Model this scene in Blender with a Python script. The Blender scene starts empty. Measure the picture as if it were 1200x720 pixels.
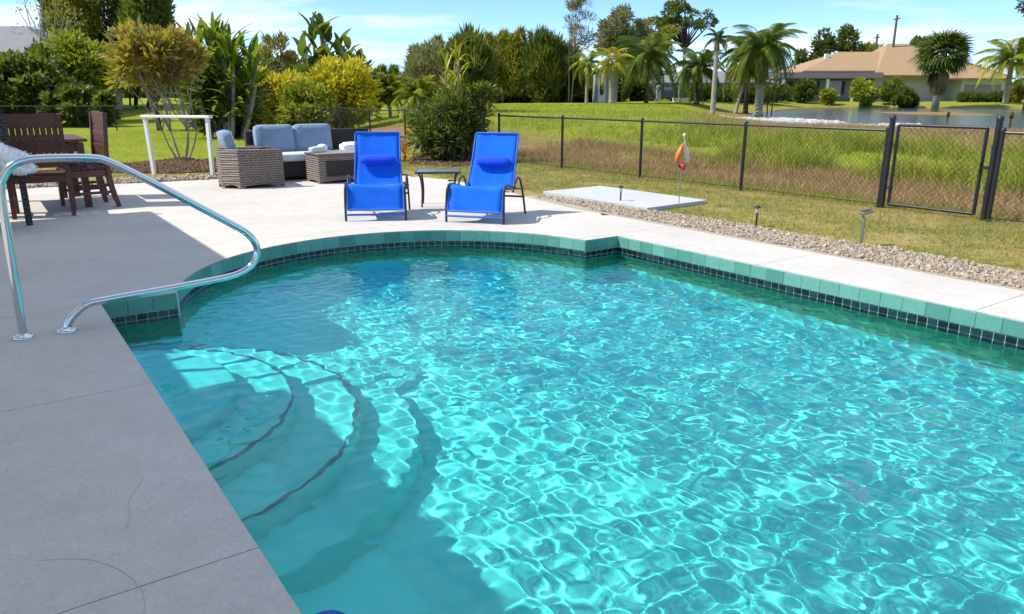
import bpy, bmesh, math, random
import numpy as np
from mathutils import Vector, Matrix, Quaternion
from mathutils.geometry import tessellate_polygon

random.seed(7)
rng = np.random.default_rng(7)
S = bpy.context.scene
C = S.collection
R = math.radians

# ------------------------------------------------------------------ camera
CAM_H = 1.45
FPX = 880.0
PITCH = math.atan(248.0 / FPX)
cam_d = bpy.data.cameras.new('camera')
cam_d.sensor_width = 36.0
cam_d.lens = FPX / 1200.0 * 36.0
cam_d.clip_start = 0.05
cam_d.clip_end = 3000.0
cam = bpy.data.objects.new('camera', cam_d)
C.objects.link(cam)
cam.location = (0, 0, CAM_H)
cam.rotation_euler = (math.pi / 2 - PITCH, 0, 0)
S.camera = cam

# ------------------------------------------------------------------ light
SUN_EL = 50.0
SUN_DIR = Vector((-0.995, -0.10, 0)).normalized()          # horizontal direction towards the sun
to_sun = Vector((SUN_DIR.x * math.cos(R(SUN_EL)), SUN_DIR.y * math.cos(R(SUN_EL)), math.sin(R(SUN_EL))))
sun_d = bpy.data.lights.new('sun', 'SUN')
sun_d.energy = 2.0
sun_d.angle = R(0.53)
sun_d.color = (1.0, 0.95, 0.87)
sun_d.cycles.is_caustics_light = True
sun = bpy.data.objects.new('sun', sun_d)
C.objects.link(sun)
sun.rotation_euler = to_sun.to_track_quat('Z', 'Y').to_euler()
sun.location = (-20, -5, 30)

world = bpy.data.worlds.new('World')
S.world = world
world.use_nodes = True


def build_world():
    nt = world.node_tree
    nt.nodes.clear()
    N = nt.nodes.new
    L = nt.links.new
    out = N('ShaderNodeOutputWorld')
    sky = N('ShaderNodeTexSky')
    sky.sky_type = 'NISHITA'
    sky.sun_disc = False
    sky.sun_elevation = R(SUN_EL)
    sky.sun_rotation = math.atan2(SUN_DIR.x, SUN_DIR.y)
    sky.altitude = 0
    sky.air_density = 0.5
    sky.dust_density = 0.0
    sky.ozone_density = 3.0
    bg = N('ShaderNodeBackground')
    bg.inputs['Strength'].default_value = 0.15
    gm = N('ShaderNodeGamma')
    gm.inputs['Gamma'].default_value = 0.78
    L(sky.outputs[0], gm.inputs[0])
    hs = N('ShaderNodeHueSaturation')
    hs.inputs['Saturation'].default_value = 1.25
    hs.inputs['Value'].default_value = 0.78
    L(gm.outputs[0], hs.inputs['Color'])
    L(hs.outputs[0], bg.inputs['Color'])
    # clouds: noise on the view direction flattened on a ceiling plane
    tc = N('ShaderNodeTexCoord')
    sep = N('ShaderNodeSeparateXYZ')
    L(tc.outputs['Generated'], sep.inputs[0])
    mx = N('ShaderNodeMath'); mx.operation = 'MAXIMUM'; mx.inputs[1].default_value = 0.0
    L(sep.outputs['Z'], mx.inputs[0])
    ad = N('ShaderNodeMath'); ad.operation = 'ADD'; ad.inputs[1].default_value = 0.07
    L(mx.outputs[0], ad.inputs[0])
    dx = N('ShaderNodeMath'); dx.operation = 'DIVIDE'
    dy = N('ShaderNodeMath'); dy.operation = 'DIVIDE'
    L(sep.outputs['X'], dx.inputs[0]); L(ad.outputs[0], dx.inputs[1])
    L(sep.outputs['Y'], dy.inputs[0]); L(ad.outputs[0], dy.inputs[1])
    cb = N('ShaderNodeCombineXYZ')
    L(dx.outputs[0], cb.inputs['X']); L(dy.outputs[0], cb.inputs['Y'])
    mp = N('ShaderNodeMapping')
    mp.inputs['Scale'].default_value = (0.42, 0.62, 1.0)
    mp.inputs['Location'].default_value = CLOUD_LOC
    L(cb.outputs[0], mp.inputs[0])
    no = N('ShaderNodeTexNoise')
    no.inputs['Scale'].default_value = 1.0
    no.inputs['Detail'].default_value = 9.0
    no.inputs['Roughness'].default_value = 0.58
    no.inputs['Distortion'].default_value = 0.25
    L(mp.outputs[0], no.inputs['Vector'])
    rp = N('ShaderNodeValToRGB')
    rp.color_ramp.elements[0].position = 0.475
    rp.color_ramp.elements[0].color = (0, 0, 0, 1)
    rp.color_ramp.elements[1].position = 0.68
    rp.color_ramp.elements[1].color = (0.85, 0.85, 0.85, 1)
    L(no.outputs[0], rp.inputs[0])
    cl = N('ShaderNodeBackground')
    cl.inputs['Color'].default_value = (0.92, 0.96, 1.0, 1)
    cl.inputs['Strength'].default_value = 0.42
    mix = N('ShaderNodeMixShader')
    L(rp.outputs[0], mix.inputs[0]); L(bg.outputs[0], mix.inputs[1]); L(cl.outputs[0], mix.inputs[2])
    L(mix.outputs[0], out.inputs['Surface'])


CLOUD_LOC = (8.3, 2.9, 0.0)
build_world()

S.view_settings.view_transform = 'Standard'
S.view_settings.look = 'None'
S.view_settings.gamma = 1.0
S.view_settings.exposure = 1.68
S.cycles.max_bounces = 10
S.cycles.diffuse_bounces = 4
S.cycles.glossy_bounces = 4
S.cycles.transmission_bounces = 8
S.cycles.transparent_max_bounces = 12
S.cycles.caustics_reflective = False
S.cycles.caustics_refractive = True
S.cycles.sample_clamp_indirect = 6.0
S.cycles.blur_glossy = 0.3

# ------------------------------------------------------------------ axes of the place
# u runs along the pool towards the lower right, v runs across it to the far right
A0 = R(-55.0)
UX, UY = math.cos(A0), math.sin(A0)
VX, VY = -UY, UX


def W(u, v, z=0.0):
    return Vector((u * UX + v * VX, u * UY + v * VY, z))


def G(px, py, z=0.0):
    """point of the plane at height z that the photograph shows at (px, py)"""
    a = (px - 600) / FPX
    b = (360 - py) / FPX
    d = (a, math.cos(PITCH) + b * math.sin(PITCH), -math.sin(PITCH) + b * math.cos(PITCH))
    t = (z - CAM_H) / d[2]
    return Vector((t * d[0], t * d[1], z))


def AT(px, py, Y):
    """point at distance Y that the photograph shows at (px, py)"""
    a = (px - 600) / FPX
    b = (360 - py) / FPX
    d = (a, math.cos(PITCH) + b * math.sin(PITCH), -math.sin(PITCH) + b * math.cos(PITCH))
    t = Y / d[1]
    return Vector((t * d[0], Y, CAM_H + t * d[2]))


# ------------------------------------------------------------------ object helpers
def tag(o, label=None, cat=None, group=None, kind=None):
    if label: o['label'] = label
    if cat: o['category'] = cat
    if group: o['group'] = group
    if kind: o['kind'] = kind
    return o


def thing(name, label, cat, loc=(0, 0, 0), rz=0.0, group=None):
    o = bpy.data.objects.new(name, None)
    o.empty_display_size = 0.2
    C.objects.link(o)
    o.location = loc
    o.rotation_euler = (0, 0, rz)
    return tag(o, label, cat, group)


def link(name, me, parent=None, kind=None, loc=None, rot=None):
    o = bpy.data.objects.new(name, me)
    C.objects.link(o)
    if parent is not None:
        o.parent = parent
    if loc is not None:
        o.location = loc
    if rot is not None:
        o.rotation_euler = rot
    if kind:
        o['kind'] = kind
    return o


def copy_tree(o, parent=None):
    c = o.copy()
    C.objects.link(c)
    c.parent = parent
    for ch in list(o.children):
        copy_tree(ch, c)
    return c


def bm_mesh(name, bm, mat, smooth=False, auto=None):
    me = bpy.data.meshes.new(name)
    bmesh.ops.recalc_face_normals(bm, faces=bm.faces)
    bm.to_mesh(me)
    bm.free()
    if mat is not None:
        me.materials.append(mat)
    if smooth:
        for p in me.polygons:
            p.use_smooth = True
        if auto is not None:
            me.set_sharp_from_angle(angle=R(auto))
    return me


def np_mesh(name, verts, faces, mat, smooth=False):
    """verts (n,3) array, faces (m,k) array with k = 3 or 4"""
    me = bpy.data.meshes.new(name)
    verts = np.asarray(verts, dtype=np.float32)
    faces = np.asarray(faces, dtype=np.int32)
    k = faces.shape[1]
    me.vertices.add(len(verts))
    me.vertices.foreach_set('co', verts.ravel())
    me.loops.add(faces.size)
    me.loops.foreach_set('vertex_index', faces.ravel())
    me.polygons.add(len(faces))
    me.polygons.foreach_set('loop_start', np.arange(0, faces.size, k, dtype=np.int32))
    me.polygons.foreach_set('loop_total', np.full(len(faces), k, dtype=np.int32))
    me.update(calc_edges=True)
    if smooth:
        me.polygons.foreach_set('use_smooth', np.ones(len(faces), dtype=bool))
    if mat is not None:
        me.materials.append(mat)
    return me


def add_box(bm, c, s, m=None, taper=1.0):
    """box of size s centred on c; m optional matrix; taper scales the top"""
    vs = []
    for z in (-.5, .5):
        k = taper if z > 0 else 1.0
        for x, y in ((-.5, -.5), (.5, -.5), (.5, .5), (-.5, .5)):
            p = Vector((c[0] + x * s[0] * k, c[1] + y * s[1] * k, c[2] + z * s[2]))
            vs.append(bm.verts.new(m @ p if m is not None else p))
    for f in ((0, 3, 2, 1), (4, 5, 6, 7), (0, 1, 5, 4), (1, 2, 6, 5), (2, 3, 7, 6), (3, 0, 4, 7)):
        bm.faces.new([vs[i] for i in f])
    return vs


def add_bar(bm, a, b, w, h=None, up=Vector((0, 0, 1))):
    """rectangular bar from a to b"""
    a = Vector(a); b = Vector(b); h = h or w
    d = (b - a).normalized()
    if abs(d.dot(up)) > 0.97:
        up = Vector((0, 1, 0))
    x = d.cross(up).normalized()
    y = x.cross(d).normalized()
    vs = []
    for p in (a, b):
        for sx, sy in ((-1, -1), (1, -1), (1, 1), (-1, 1)):
            vs.append(bm.verts.new(p + x * (sx * w / 2) + y * (sy * h / 2)))
    for f in ((0, 3, 2, 1), (4, 5, 6, 7), (0, 1, 5, 4), (1, 2, 6, 5), (2, 3, 7, 6), (3, 0, 4, 7)):
        bm.faces.new([vs[i] for i in f])


def add_tube(bm, pts, r, n=8, cap=True):
    """tube along pts; r a number or one radius per point"""
    pts = [Vector(p) for p in pts]
    rs = r if isinstance(r, (list, tuple)) else [r] * len(pts)
    rings = []
    d0 = (pts[1] - pts[0]).normalized()
    nrm = d0.orthogonal().normalized()
    for i, p in enumerate(pts):
        if i == 0: d = pts[1] - pts[0]
        elif i == len(pts) - 1: d = pts[-1] - pts[-2]
        else: d = (pts[i + 1] - pts[i]).normalized() + (pts[i] - pts[i - 1]).normalized()
        d.normalize()
        nrm = (nrm - d * nrm.dot(d))
        if nrm.length < 1e-6: nrm = d.orthogonal()
        nrm.normalize()
        bn = d.cross(nrm)
        rings.append([bm.verts.new(p + (nrm * math.cos(2 * math.pi * k / n) + bn * math.sin(2 * math.pi * k / n)) * rs[i]) for k in range(n)])
    for a, b in zip(rings, rings[1:]):
        for k in range(n):
            bm.faces.new((a[k], a[(k + 1) % n], b[(k + 1) % n], b[k]))
    if cap:
        bm.faces.new(list(reversed(rings[0])))
        bm.faces.new(rings[-1])


def smooth_path(pts, k=6):
    """Catmull-Rom through pts"""
    pts = [Vector(p) for p in pts]
    out = []
    for i in range(len(pts) - 1):
        p0 = pts[max(i - 1, 0)]; p1 = pts[i]; p2 = pts[i + 1]; p3 = pts[min(i + 2, len(pts) - 1)]
        for j in range(k):
            t = j / k
            out.append(0.5 * ((2 * p1) + (p2 - p0) * t + (2 * p0 - 5 * p1 + 4 * p2 - p3) * t * t + (3 * p1 - p0 - 3 * p2 + p3) * t ** 3))
    out.append(pts[-1])
    return out


def add_lathe(bm, prof, n=16, c=(0, 0, 0)):
    """profile of (r, z) turned round z"""
    rings = []
    for r, z in prof:
        rings.append([bm.verts.new((c[0] + r * math.cos(2 * math.pi * k / n), c[1] + r * math.sin(2 * math.pi * k / n), c[2] + z)) for k in range(n)])
    for a, b in zip(rings, rings[1:]):
        for k in range(n):
            bm.faces.new((a[k], a[(k + 1) % n], b[(k + 1) % n], b[k]))
    bm.faces.new(list(reversed(rings[0])))
    bm.faces.new(rings[-1])


def add_prism(bm, poly, z0, z1):
    """poly: list of (x, y), extruded between z0 and z1"""
    lo = [bm.verts.new((p[0], p[1], z0)) for p in poly]
    hi = [bm.verts.new((p[0], p[1], z1)) for p in poly]
    n = len(poly)
    for i in range(n):
        bm.faces.new((lo[i], lo[(i + 1) % n], hi[(i + 1) % n], hi[i]))
    tris = tessellate_polygon([[Vector((p[0], p[1], 0)) for p in poly]])
    for t in tris:
        bm.faces.new([hi[i] for i in t])
        bm.faces.new([lo[i] for i in reversed(t)])


def bevel(bm, w, seg=1):
    bmesh.ops.bevel(bm, geom=list(bm.edges), offset=w, segments=seg, affect='EDGES', profile=0.7)


def soft_box(name, s, mat, w=0.03, seg=3, puff=0.0, c=(0, 0, 0)):
    """rounded cushion-like box mesh"""
    bm = bmesh.new()
    add_box(bm, (0, 0, 0), s)
    bmesh.ops.subdivide_edges(bm, edges=list(bm.edges), cuts=4, use_grid_fill=True)
    for v in bm.verts:
        x, y, z = v.co.x / s[0] * 2, v.co.y / s[1] * 2, v.co.z / s[2] * 2
        # round the corners by pulling towards a super-ellipsoid, then puff the faces
        q = (abs(x) ** 6 + abs(y) ** 6 + abs(z) ** 6) ** (1 / 6)
        v.co /= max(q, 1e-6) ** 0.55 if q > 0.9 else 1
        ax = min(range(3), key=lambda i: s[i])
        e = [x, y, z]
        others = [e[i] for i in range(3) if i != ax]
        v.co[ax] *= 1 + puff * (1 - others[0] ** 2) * (1 - others[1] ** 2)
    for v in bm.verts:
        v.co += Vector(c)
    return bm_mesh(name, bm, mat, smooth=True)


# ------------------------------------------------------------------ materials
class NM:
    def __init__(self, name):
        self.m = bpy.data.materials.new(name)
        self.m.use_nodes = True
        self.nt = self.m.node_tree
        self.b = self.nt.nodes['Principled BSDF']
        self.out = self.nt.nodes['Material Output']

    def N(self, t, **kw):
        n = self.nt.nodes.new(t)
        for k, v in kw.items():
            if k in n.inputs: n.inputs[k].default_value = v
            else: setattr(n, k, v)
        return n

    def L(self, a, b):
        self.nt.links.new(a, b)

    def coord(self, kind='Object', scale=None):
        tc = self.N('ShaderNodeTexCoord')
        if kind == 'World':
            g = self.N('ShaderNodeNewGeometry')
            o = g.outputs['Position']
        else:
            o = tc.outputs[kind]
        if scale is not None:
            mp = self.N('ShaderNodeMapping')
            mp.inputs['Scale'].default_value = scale
            self.L(o, mp.inputs[0])
            o = mp.outputs[0]
        return o

    def noise(self, vec, scale, detail=4, rough=0.55, dist=0.0):
        n = self.N('ShaderNodeTexNoise', Scale=scale, Detail=detail, Roughness=rough, Distortion=dist)
        self.L(vec, n.inputs['Vector'])
        return n.outputs['Fac']

    def ramp(self, fac, stops, interp='LINEAR'):
        r = self.N('ShaderNodeValToRGB')
        cr = r.color_ramp
        cr.interpolation = interp
        while len(cr.elements) < len(stops): cr.elements.new(0.5)
        for e, (p, c) in zip(cr.elements, stops):
            e.position = p
            e.color = (*c, 1) if len(c) == 3 else c
        self.L(fac, r.inputs[0])
        return r.outputs['Color']

    def mix(self, fac, a, b, blend='MIX'):
        m = self.N('ShaderNodeMix', data_type='RGBA', blend_type=blend)
        ins = [i for i in m.inputs if i.type == 'RGBA']
        fi = [i for i in m.inputs if i.type == 'VALUE'][0]
        if isinstance(fac, (int, float)): fi.default_value = fac
        else: self.L(fac, fi)
        for i, s in zip(ins, (a, b)):
            if isinstance(s, tuple): i.default_value = (*s, 1) if len(s) == 3 else s
            else: self.L(s, i)
        return [o for o in m.outputs if o.type == 'RGBA'][0]

    def math(self, op, a, b=0.0, clamp=False):
        m = self.N('ShaderNodeMath', operation=op, use_clamp=clamp)
        for i, s in zip(m.inputs, (a, b)):
            if isinstance(s, (int, float)): i.default_value = s
            else: self.L(s, i)
        return m.outputs[0]

    def bump(self, h, strength=0.3, dist=0.01):
        b = self.N('ShaderNodeBump', Strength=strength, Distance=dist)
        self.L(h, b.inputs['Height'])
        self.L(b.outputs[0], self.b.inputs['Normal'])
        return b

    def set(self, **kw):
        for k, v in kw.items():
            k = {'color': 'Base Color', 'rough': 'Roughness', 'metal': 'Metallic', 'spec': 'Specular IOR Level', 'sheen': 'Sheen Weight', 'coat': 'Coat Weight'}.get(k, k)
            i = self.b.inputs[k]
            if hasattr(v, 'is_output') or isinstance(v, bpy.types.NodeSocket): self.L(v, i)
            elif isinstance(v, tuple): i.default_value = (*v, 1) if len(v) == 3 else v
            else: i.default_value = v
        return self


def mat_simple(name, col, rough=0.5, metal=0.0, var=0.12, scale=30.0, bump=0.0, spec=0.5, kind='Object'):
    """plain material with a little tonal variation and grain"""
    m = NM(name)
    v = m.coord(kind)
    f = m.noise(v, scale, 5)
    dark = tuple(c * (1 - var) for c in col)
    lite = tuple(min(1, c * (1 + var)) for c in col)
    m.set(color=m.ramp(f, [(0.3, dark), (0.7, lite)]), rough=rough, metal=metal, spec=spec)
    if bump:
        m.bump(m.noise(v, scale * 3, 4), bump, 0.004)
    return m.m


def mat_leaf(name, cols, rough=0.45, trans=0.35, dark=0.25):
    """leaves: colour differs leaf by leaf, some light goes through them"""
    m = NM(name)
    g = m.N('ShaderNodeNewGeometry')
    stops = [(i / (len(cols) - 1), c) for i, c in enumerate(cols)] if len(cols) > 1 else [(0, cols[0]), (1, cols[0])]
    c = m.ramp(g.outputs['Random Per Island'], stops)
    oi = m.N('ShaderNodeObjectInfo')
    hsv = m.N('ShaderNodeHueSaturation')
    val = m.math('MULTIPLY_ADD', oi.outputs['Random'], 0.2)
    val.node.inputs[2].default_value = 0.9
    m.L(val, hsv.inputs['Value'])
    m.L(c, hsv.inputs['Color'])
    c = hsv.outputs[0]
    m.set(color=c, rough=rough, spec=0.35)
    tr = m.N('ShaderNodeBsdfTranslucent')
    yc = m.mix(0.4, c, (0.5, 0.6, 0.05), 'MIX')
    m.L(yc, tr.inputs['Color'])
    ms = m.N('ShaderNodeMixShader')
    ms.inputs[0].default_value = trans
    m.L(m.b.outputs[0], ms.inputs[1])
    m.L(tr.outputs[0], ms.inputs[2])
    m.L(ms.outputs[0], m.out.inputs['Surface'])
    return m.m

# ------------------------------------------------------------------ pool
WATER_Z = -0.19
CC = (-5.55, 3.05)
CR = 2.02
FLOOR_Z = -1.3
VL, VRa, VRb = 0.565, 5.50, 5.62


def pool_outline(step=0.05):
    pts = [(3.0, VL), (-6.02, VL)]
    a0 = math.atan2(-1.964, -0.47)
    a1 = math.atan2(1.994, -0.32) - 2 * math.pi
    n = int(abs(a1 - a0) * CR / step)
    for i in range(n + 1):
        a = a0 + (a1 - a0) * i / n
        pts.append((CC[0] + CR * math.cos(a), CC[1] + CR * math.sin(a)))
    pts += [(-5.87, VRa), (3.0, VRb)]
    return pts


OUT = pool_outline()                    # in (u, v); the near end (u = 3) closes it
OUTW = [W(u, v) for u, v in OUT]


def mat_pool_plaster():
    m = NM('aqua_plaster')
    v = m.coord('World')
    n1 = m.noise(v, 1.6, 5, 0.6)
    n2 = m.noise(v, 40, 3, 0.6)
    c = m.mix(n1, PLASTER_A, PLASTER_B)
    c = m.mix(m.math('MULTIPLY', n2, 0.25), c, (0.04, 0.62, 0.60))
    m.set(color=c, rough=0.8, spec=0.2)
    return m.m


PLASTER_A = (0.07, 0.80, 0.76)
PLASTER_B = (0.13, 0.89, 0.84)
M_plaster = mat_pool_plaster()


def mat_tile(name, a, b, rough=0.18):
    m = NM(name)
    oi = m.N('ShaderNodeObjectInfo')
    g = m.N('ShaderNodeNewGeometry')
    r = m.math('FRACT', m.math('ADD', oi.outputs['Random'], g.outputs['Random Per Island']))
    n = m.noise(m.coord('World'), 22, 5, 0.7, 0.8)
    f = m.math('ADD', m.math('MULTIPLY', r, 0.55), m.math('MULTIPLY', n, 0.45))
    m.set(color=m.ramp(f, [(0.15, tuple(c * .8 for c in a)), (0.4, a), (0.8, b)]), rough=rough, spec=0.5)
    m.bump(n, 0.08, 0.003)
    return m.m


M_green = mat_tile('green_glazed_tile', (0.10, 0.28, 0.22), (0.17, 0.38, 0.31))
M_mosaic = mat_tile('black_glass_mosaic', (0.004, 0.012, 0.014), (0.012, 0.045, 0.045), 0.1)
M_grout = mat_simple('pale_grout', (0.38, 0.48, 0.43), 0.9, var=0.2, scale=40, kind='World')
M_greenreflect = mat_simple('green_plaster_reflection', (0.02, 0.27, 0.16), 0.6, var=0.15, scale=6, kind='World')  # wall green below water, with the green tiles' reflection put into the colour
M_trimtile = mat_tile('blue_trim_tile', (0.015, 0.14, 0.17), (0.03, 0.22, 0.25), 0.2)


def build_pool():
    root = thing('swimming_pool', None, None)
    root['kind'] = 'structure'
    # walls
    bm = bmesh.new()
    zs = [-0.004, -0.225, -0.70, -1.12, -1.24, FLOOR_Z]
    ins = [0.0, 0.0, 0.0, 0.0, 0.04, 0.14]
    n = len(OUT)
    rows = []
    cen = (-2.0, 3.05)
    for z, k in zip(zs, ins):
        row = []
        for (u, v) in OUT:
            du, dv = cen[0] - u, cen[1] - v
            l = math.hypot(du, dv)
            row.append(bm.verts.new(W(u + du / l * k, v + dv / l * k, z)))
        rows.append(row)
    grout_faces, wall_faces = [], []
    for i in range(len(rows) - 1):
        for j in range(n):
            f = bm.faces.new((rows[i][j], rows[i][(j + 1) % n], rows[i + 1][(j + 1) % n], rows[i + 1][j]))
            f.material_index = (1, 2, 0, 0, 0)[i]
    tris = tessellate_polygon([[v.co.copy() for v in rows[-1]]])
    for t in tris:
        bm.faces.new([rows[-1][k] for k in t])
    me = bm_mesh('pool_wall', bm, M_plaster)
    me.materials.append(M_grout)
    me.materials.append(M_greenreflect)
    link('pool_shell', me, root)

    # tiles along the visible walls
    def walls():
        segs = [[(-6.02, VL), (-6.02, CC[1] - 1.964)], OUT[2:-2], [(-5.87, CC[1] + 1.994), (-5.87, VRa)], [(-5.87, VRa), (1.0, VRa + (VRb - VRa) * 6.87 / 8.87)]]
        return segs

    def run(poly, pitch):
        """centres and directions spaced by about pitch along a polyline"""
        d = [0]
        for a, b in zip(poly, poly[1:]): d.append(d[-1] + math.dist(a, b))
        n = max(1, round(d[-1] / pitch)); p = d[-1] / n
        res = []
        for i in range(n):
            s = (i + .5) * p
            k = max(j for j in range(len(d)) if d[j] <= s)
            k = min(k, len(poly) - 2)
            t = (s - d[k]) / max(1e-9, d[k + 1] - d[k])
            q = (poly[k][0] + (poly[k + 1][0] - poly[k][0]) * t, poly[k][1] + (poly[k + 1][1] - poly[k][1]) * t)
            res.append((q, math.atan2(poly[k + 1][1] - poly[k][1], poly[k + 1][0] - poly[k][0]), p))
        return res

    def tile_mesh(w, h, t, mat):
        bm = bmesh.new()
        add_box(bm, (0, 0, 0), (w, t, h))
        bmesh.ops.bevel(bm, geom=[e for e in bm.edges], offset=0.0015, segments=1, affect='EDGES')
        return bm_mesh('tile', bm, mat)

    count = 0
    for poly in walls():
        lst = run(poly, 0.17)
        me = tile_mesh(lst[0][2] - 0.0022, 0.108, 0.014, M_green)
        for (u, v), a, p in lst:
            link('green_tile', me, root, loc=W(u, v, -0.064), rot=(random.uniform(-.01, .01), 0, A0 + a))
    rest = []
    near = []
    for poly in walls():
        lst = run(poly, 0.075)
        for (u, v), a, p in lst:
            for z in (-0.147, -0.196):
                near.append(((u, v), a, p, z))
    near.sort(key=lambda q: W(*q[0]).length if W(*q[0]).y > 4.2 else 99)
    cache = {}
    for (uv, a, p, z) in near[:300]:
        k = round(p, 4)
        if k not in cache: cache[k] = tile_mesh(p - 0.007, 0.043, 0.011, M_mosaic)
        link('mosaic_tile', cache[k], root, loc=W(uv[0], uv[1], z), rot=(random.uniform(-.02, .02), 0, A0 + a))
    bm = bmesh.new()
    for (uv, a, p, z) in near[300:]:
        m = Matrix.Translation(W(uv[0], uv[1], z)) @ Matrix.Rotation(A0 + a, 4, 'Z')
        add_box(bm, (0, 0, 0), (p - 0.007, 0.011, 0.043), m)
    link('mosaic_band', bm_mesh('mosaic_band', bm, M_mosaic), root, 'stuff')
    # pale trim at the two inner corners
    for u, v in ((-6.02, CC[1] - 1.964),):
        bm = bmesh.new()
        add_box(bm, (0, 0, -0.11), (0.016, 0.016, 0.205))
        link('corner_trim', bm_mesh('corner_trim', bm, M_grout), root, loc=W(u + .004, v), rot=(0, 0, A0))

    # steps: round treads clipped by the two walls of the corner
    for k, (c, r, z) in enumerate(STEPS):
        bm = bmesh.new()
        prof = [(r + .02, FLOOR_Z - .02), (r, z - .07), (r, z - .02), (r - .02, z), (0.0001, z)]
        add_lathe(bm, prof, 96, (c[0], c[1], 0))
        # (c is in world x, y); clip behind the side wall and the end wall
        for co, no in ((W(0, VL - .01), W(0, -1)), (W(-6.2, 0), W(-1, 0))):
            geom = list(bm.verts) + list(bm.edges) + list(bm.faces)
            bmesh.ops.bisect_plane(bm, geom=geom, plane_co=co, plane_no=no, clear_outer=True)
        me = bm_mesh('step', bm, M_plaster, smooth=True, auto=50)
        s = link('step', me, root)
        # trim of small dark tiles round the nose
        if k in (1, 2):
            bm = bmesh.new()
            nt = int(2 * math.pi * r / 0.05)
            for i in range(nt):
                a = 2 * math.pi * i / nt
                x, y = c[0] + (r - .012) * math.cos(a), c[1] + (r - .012) * math.sin(a)
                vv = x * VX + y * VY
                uu = x * UX + y * UY
                if vv < VL + .02 or uu < -6.0: continue
                if (uu - CC[0]) ** 2 + (vv - CC[1]) ** 2 > (CR - .05) ** 2 and uu < -5.9: continue
                m = Matrix.Translation((x, y, z + .0005)) @ Matrix.Rotation(a, 4, 'Z')
                add_box(bm, (0, 0, 0), (0.026, 0.0485, 0.006), m)
            link('nosing_tile_row', bm_mesh('nosing', bm, M_trimtile), s, 'stuff')
    # drains
    for px, py in ((990, 566), (1006, 583)):
        pass
    return root


STEPS = [((-2.50, 4.05), 0.85, -0.38), ((-2.42, 4.07), 1.10, -0.60), ((-2.29, 4.08), 1.36, -0.83), ((-2.07, 4.08), 1.50, -1.06)]
pool = build_pool()


def build_water():
    sp = WATER_SP
    us = np.arange(-7.7, 3.0, sp)
    vs = np.arange(0.45, 5.75, sp)
    U, V = np.meshgrid(us, vs, indexing='ij')
    inside = ((U > -6.03) & (V > VL - .02) & (V < VRa + .13)) | ((U - CC[0]) ** 2 + (V - CC[1]) ** 2 < (CR + .03) ** 2) & (U < -5.8)
    X = U * UX + V * VX
    Y = U * UY + V * VY
    Z = np.zeros_like(X)
    # calmer in the sheltered corner by the steps
    calm = 1 - 0.62 * np.exp(-(((U + 4.3) / 2.2) ** 4 + ((V - 1.0) / 1.5) ** 4))
    r = np.random.default_rng(11)
    for lam0, amp, k in WAVES:
        for i in range(k):
            lam = lam0 * r.uniform(0.75, 1.35)
            a = r.uniform(0, 2 * math.pi)
            ph = r.uniform(0, 2 * math.pi)
            dz = amp * lam / math.sqrt(k) * np.sin(2 * math.pi / lam * (X * math.cos(a) + Y * math.sin(a)) + ph)
            Z += dz * (calm ** 1.6 if lam0 > .2 else (1 + calm) / 2)
    Z = Z + WATER_Z
    idx = np.arange(U.size).reshape(U.shape)
    f = np.stack([idx[:-1, :-1], idx[1:, :-1], idx[1:, 1:], idx[:-1, 1:]], -1)
    keep = inside[:-1, :-1] & inside[1:, 1:]
    f = f[keep]
    used = np.unique(f)
    remap = -np.ones(U.size, dtype=np.int64); remap[used] = np.arange(len(used))
    co = np.stack([X, Y, Z], -1).reshape(-1, 3)[used]
    me = np_mesh('pool_water', co, remap[f], None, smooth=True)
    m = NM('pool_water')
    m.nt.nodes.remove(m.b)
    g = m.N('ShaderNodeBsdfGlass', Roughness=0.0, IOR=1.333)
    g.inputs['Color'].default_value = (0.93, 1, 1, 1)
    m.L(g.outputs[0], m.out.inputs['Surface'])
    if WATER_ABS:
        ab = m.N('ShaderNodeVolumeAbsorption', Density=WATER_ABS)
        ab.inputs['Color'].default_value = (0.1, 0.86, 0.93, 1)
        m.L(ab.outputs[0], m.out.inputs['Volume'])
    me.materials.append(m.m)
    o = link('pool_water', me, None, 'structure')
    o.cycles.is_caustics_caster = True
    return o


WATER_SP = 0.0135
WATER_ABS = 0
WAVES = [(0.60, 0.004, 7), (0.26, 0.006, 12), (0.15, 0.0084, 18), (0.10, 0.0070, 16)]
water = build_water()
for o in pool.children_recursive:
    o.cycles.is_caustics_receiver = True

# ------------------------------------------------------------------ terrain
def smooth(a, b, x):
    t = np.clip((x - a) / (b - a), 0, 1)
    return t * t * (3 - 2 * t)


LAKE_Z = 0.10
LAKE_PX = [(868, 140), (900, 147), (960, 150.5), (1030, 152.5), (1110, 156), (1205, 158), (1400, 165), (1500, 140), (1300, 128.5), (1200, 127.8), (1130, 127), (1040, 126.3), (960, 126), (915, 128.5), (885, 133)]
LAKE = np.array([[*G(x, y, LAKE_Z)[:2]] for x, y in LAKE_PX])
MUD_C = np.array([*G(1092, 133, LAKE_Z)[:2]])


def poly_sd(P, poly):
    """signed distance of points P (n,2) to a polygon, positive inside"""
    d = np.full(len(P), 1e9)
    inside = np.zeros(len(P), dtype=bool)
    n = len(poly)
    for i in range(n):
        a, b = poly[i], poly[(i + 1) % n]
        ab = b - a
        t = np.clip(((P - a) @ ab) / (ab @ ab), 0, 1)
        d = np.minimum(d, np.linalg.norm(P - (a + t[:, None] * ab), axis=1))
        c = ((a[1] > P[:, 1]) != (b[1] > P[:, 1]))
        with np.errstate(divide='ignore', invalid='ignore'):
            xi = (b[0] - a[0]) * (P[:, 1] - a[1]) / (b[1] - a[1]) + a[0]
        inside ^= c & (P[:, 0] < xi)
    return np.where(inside, d, -d)


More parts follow.
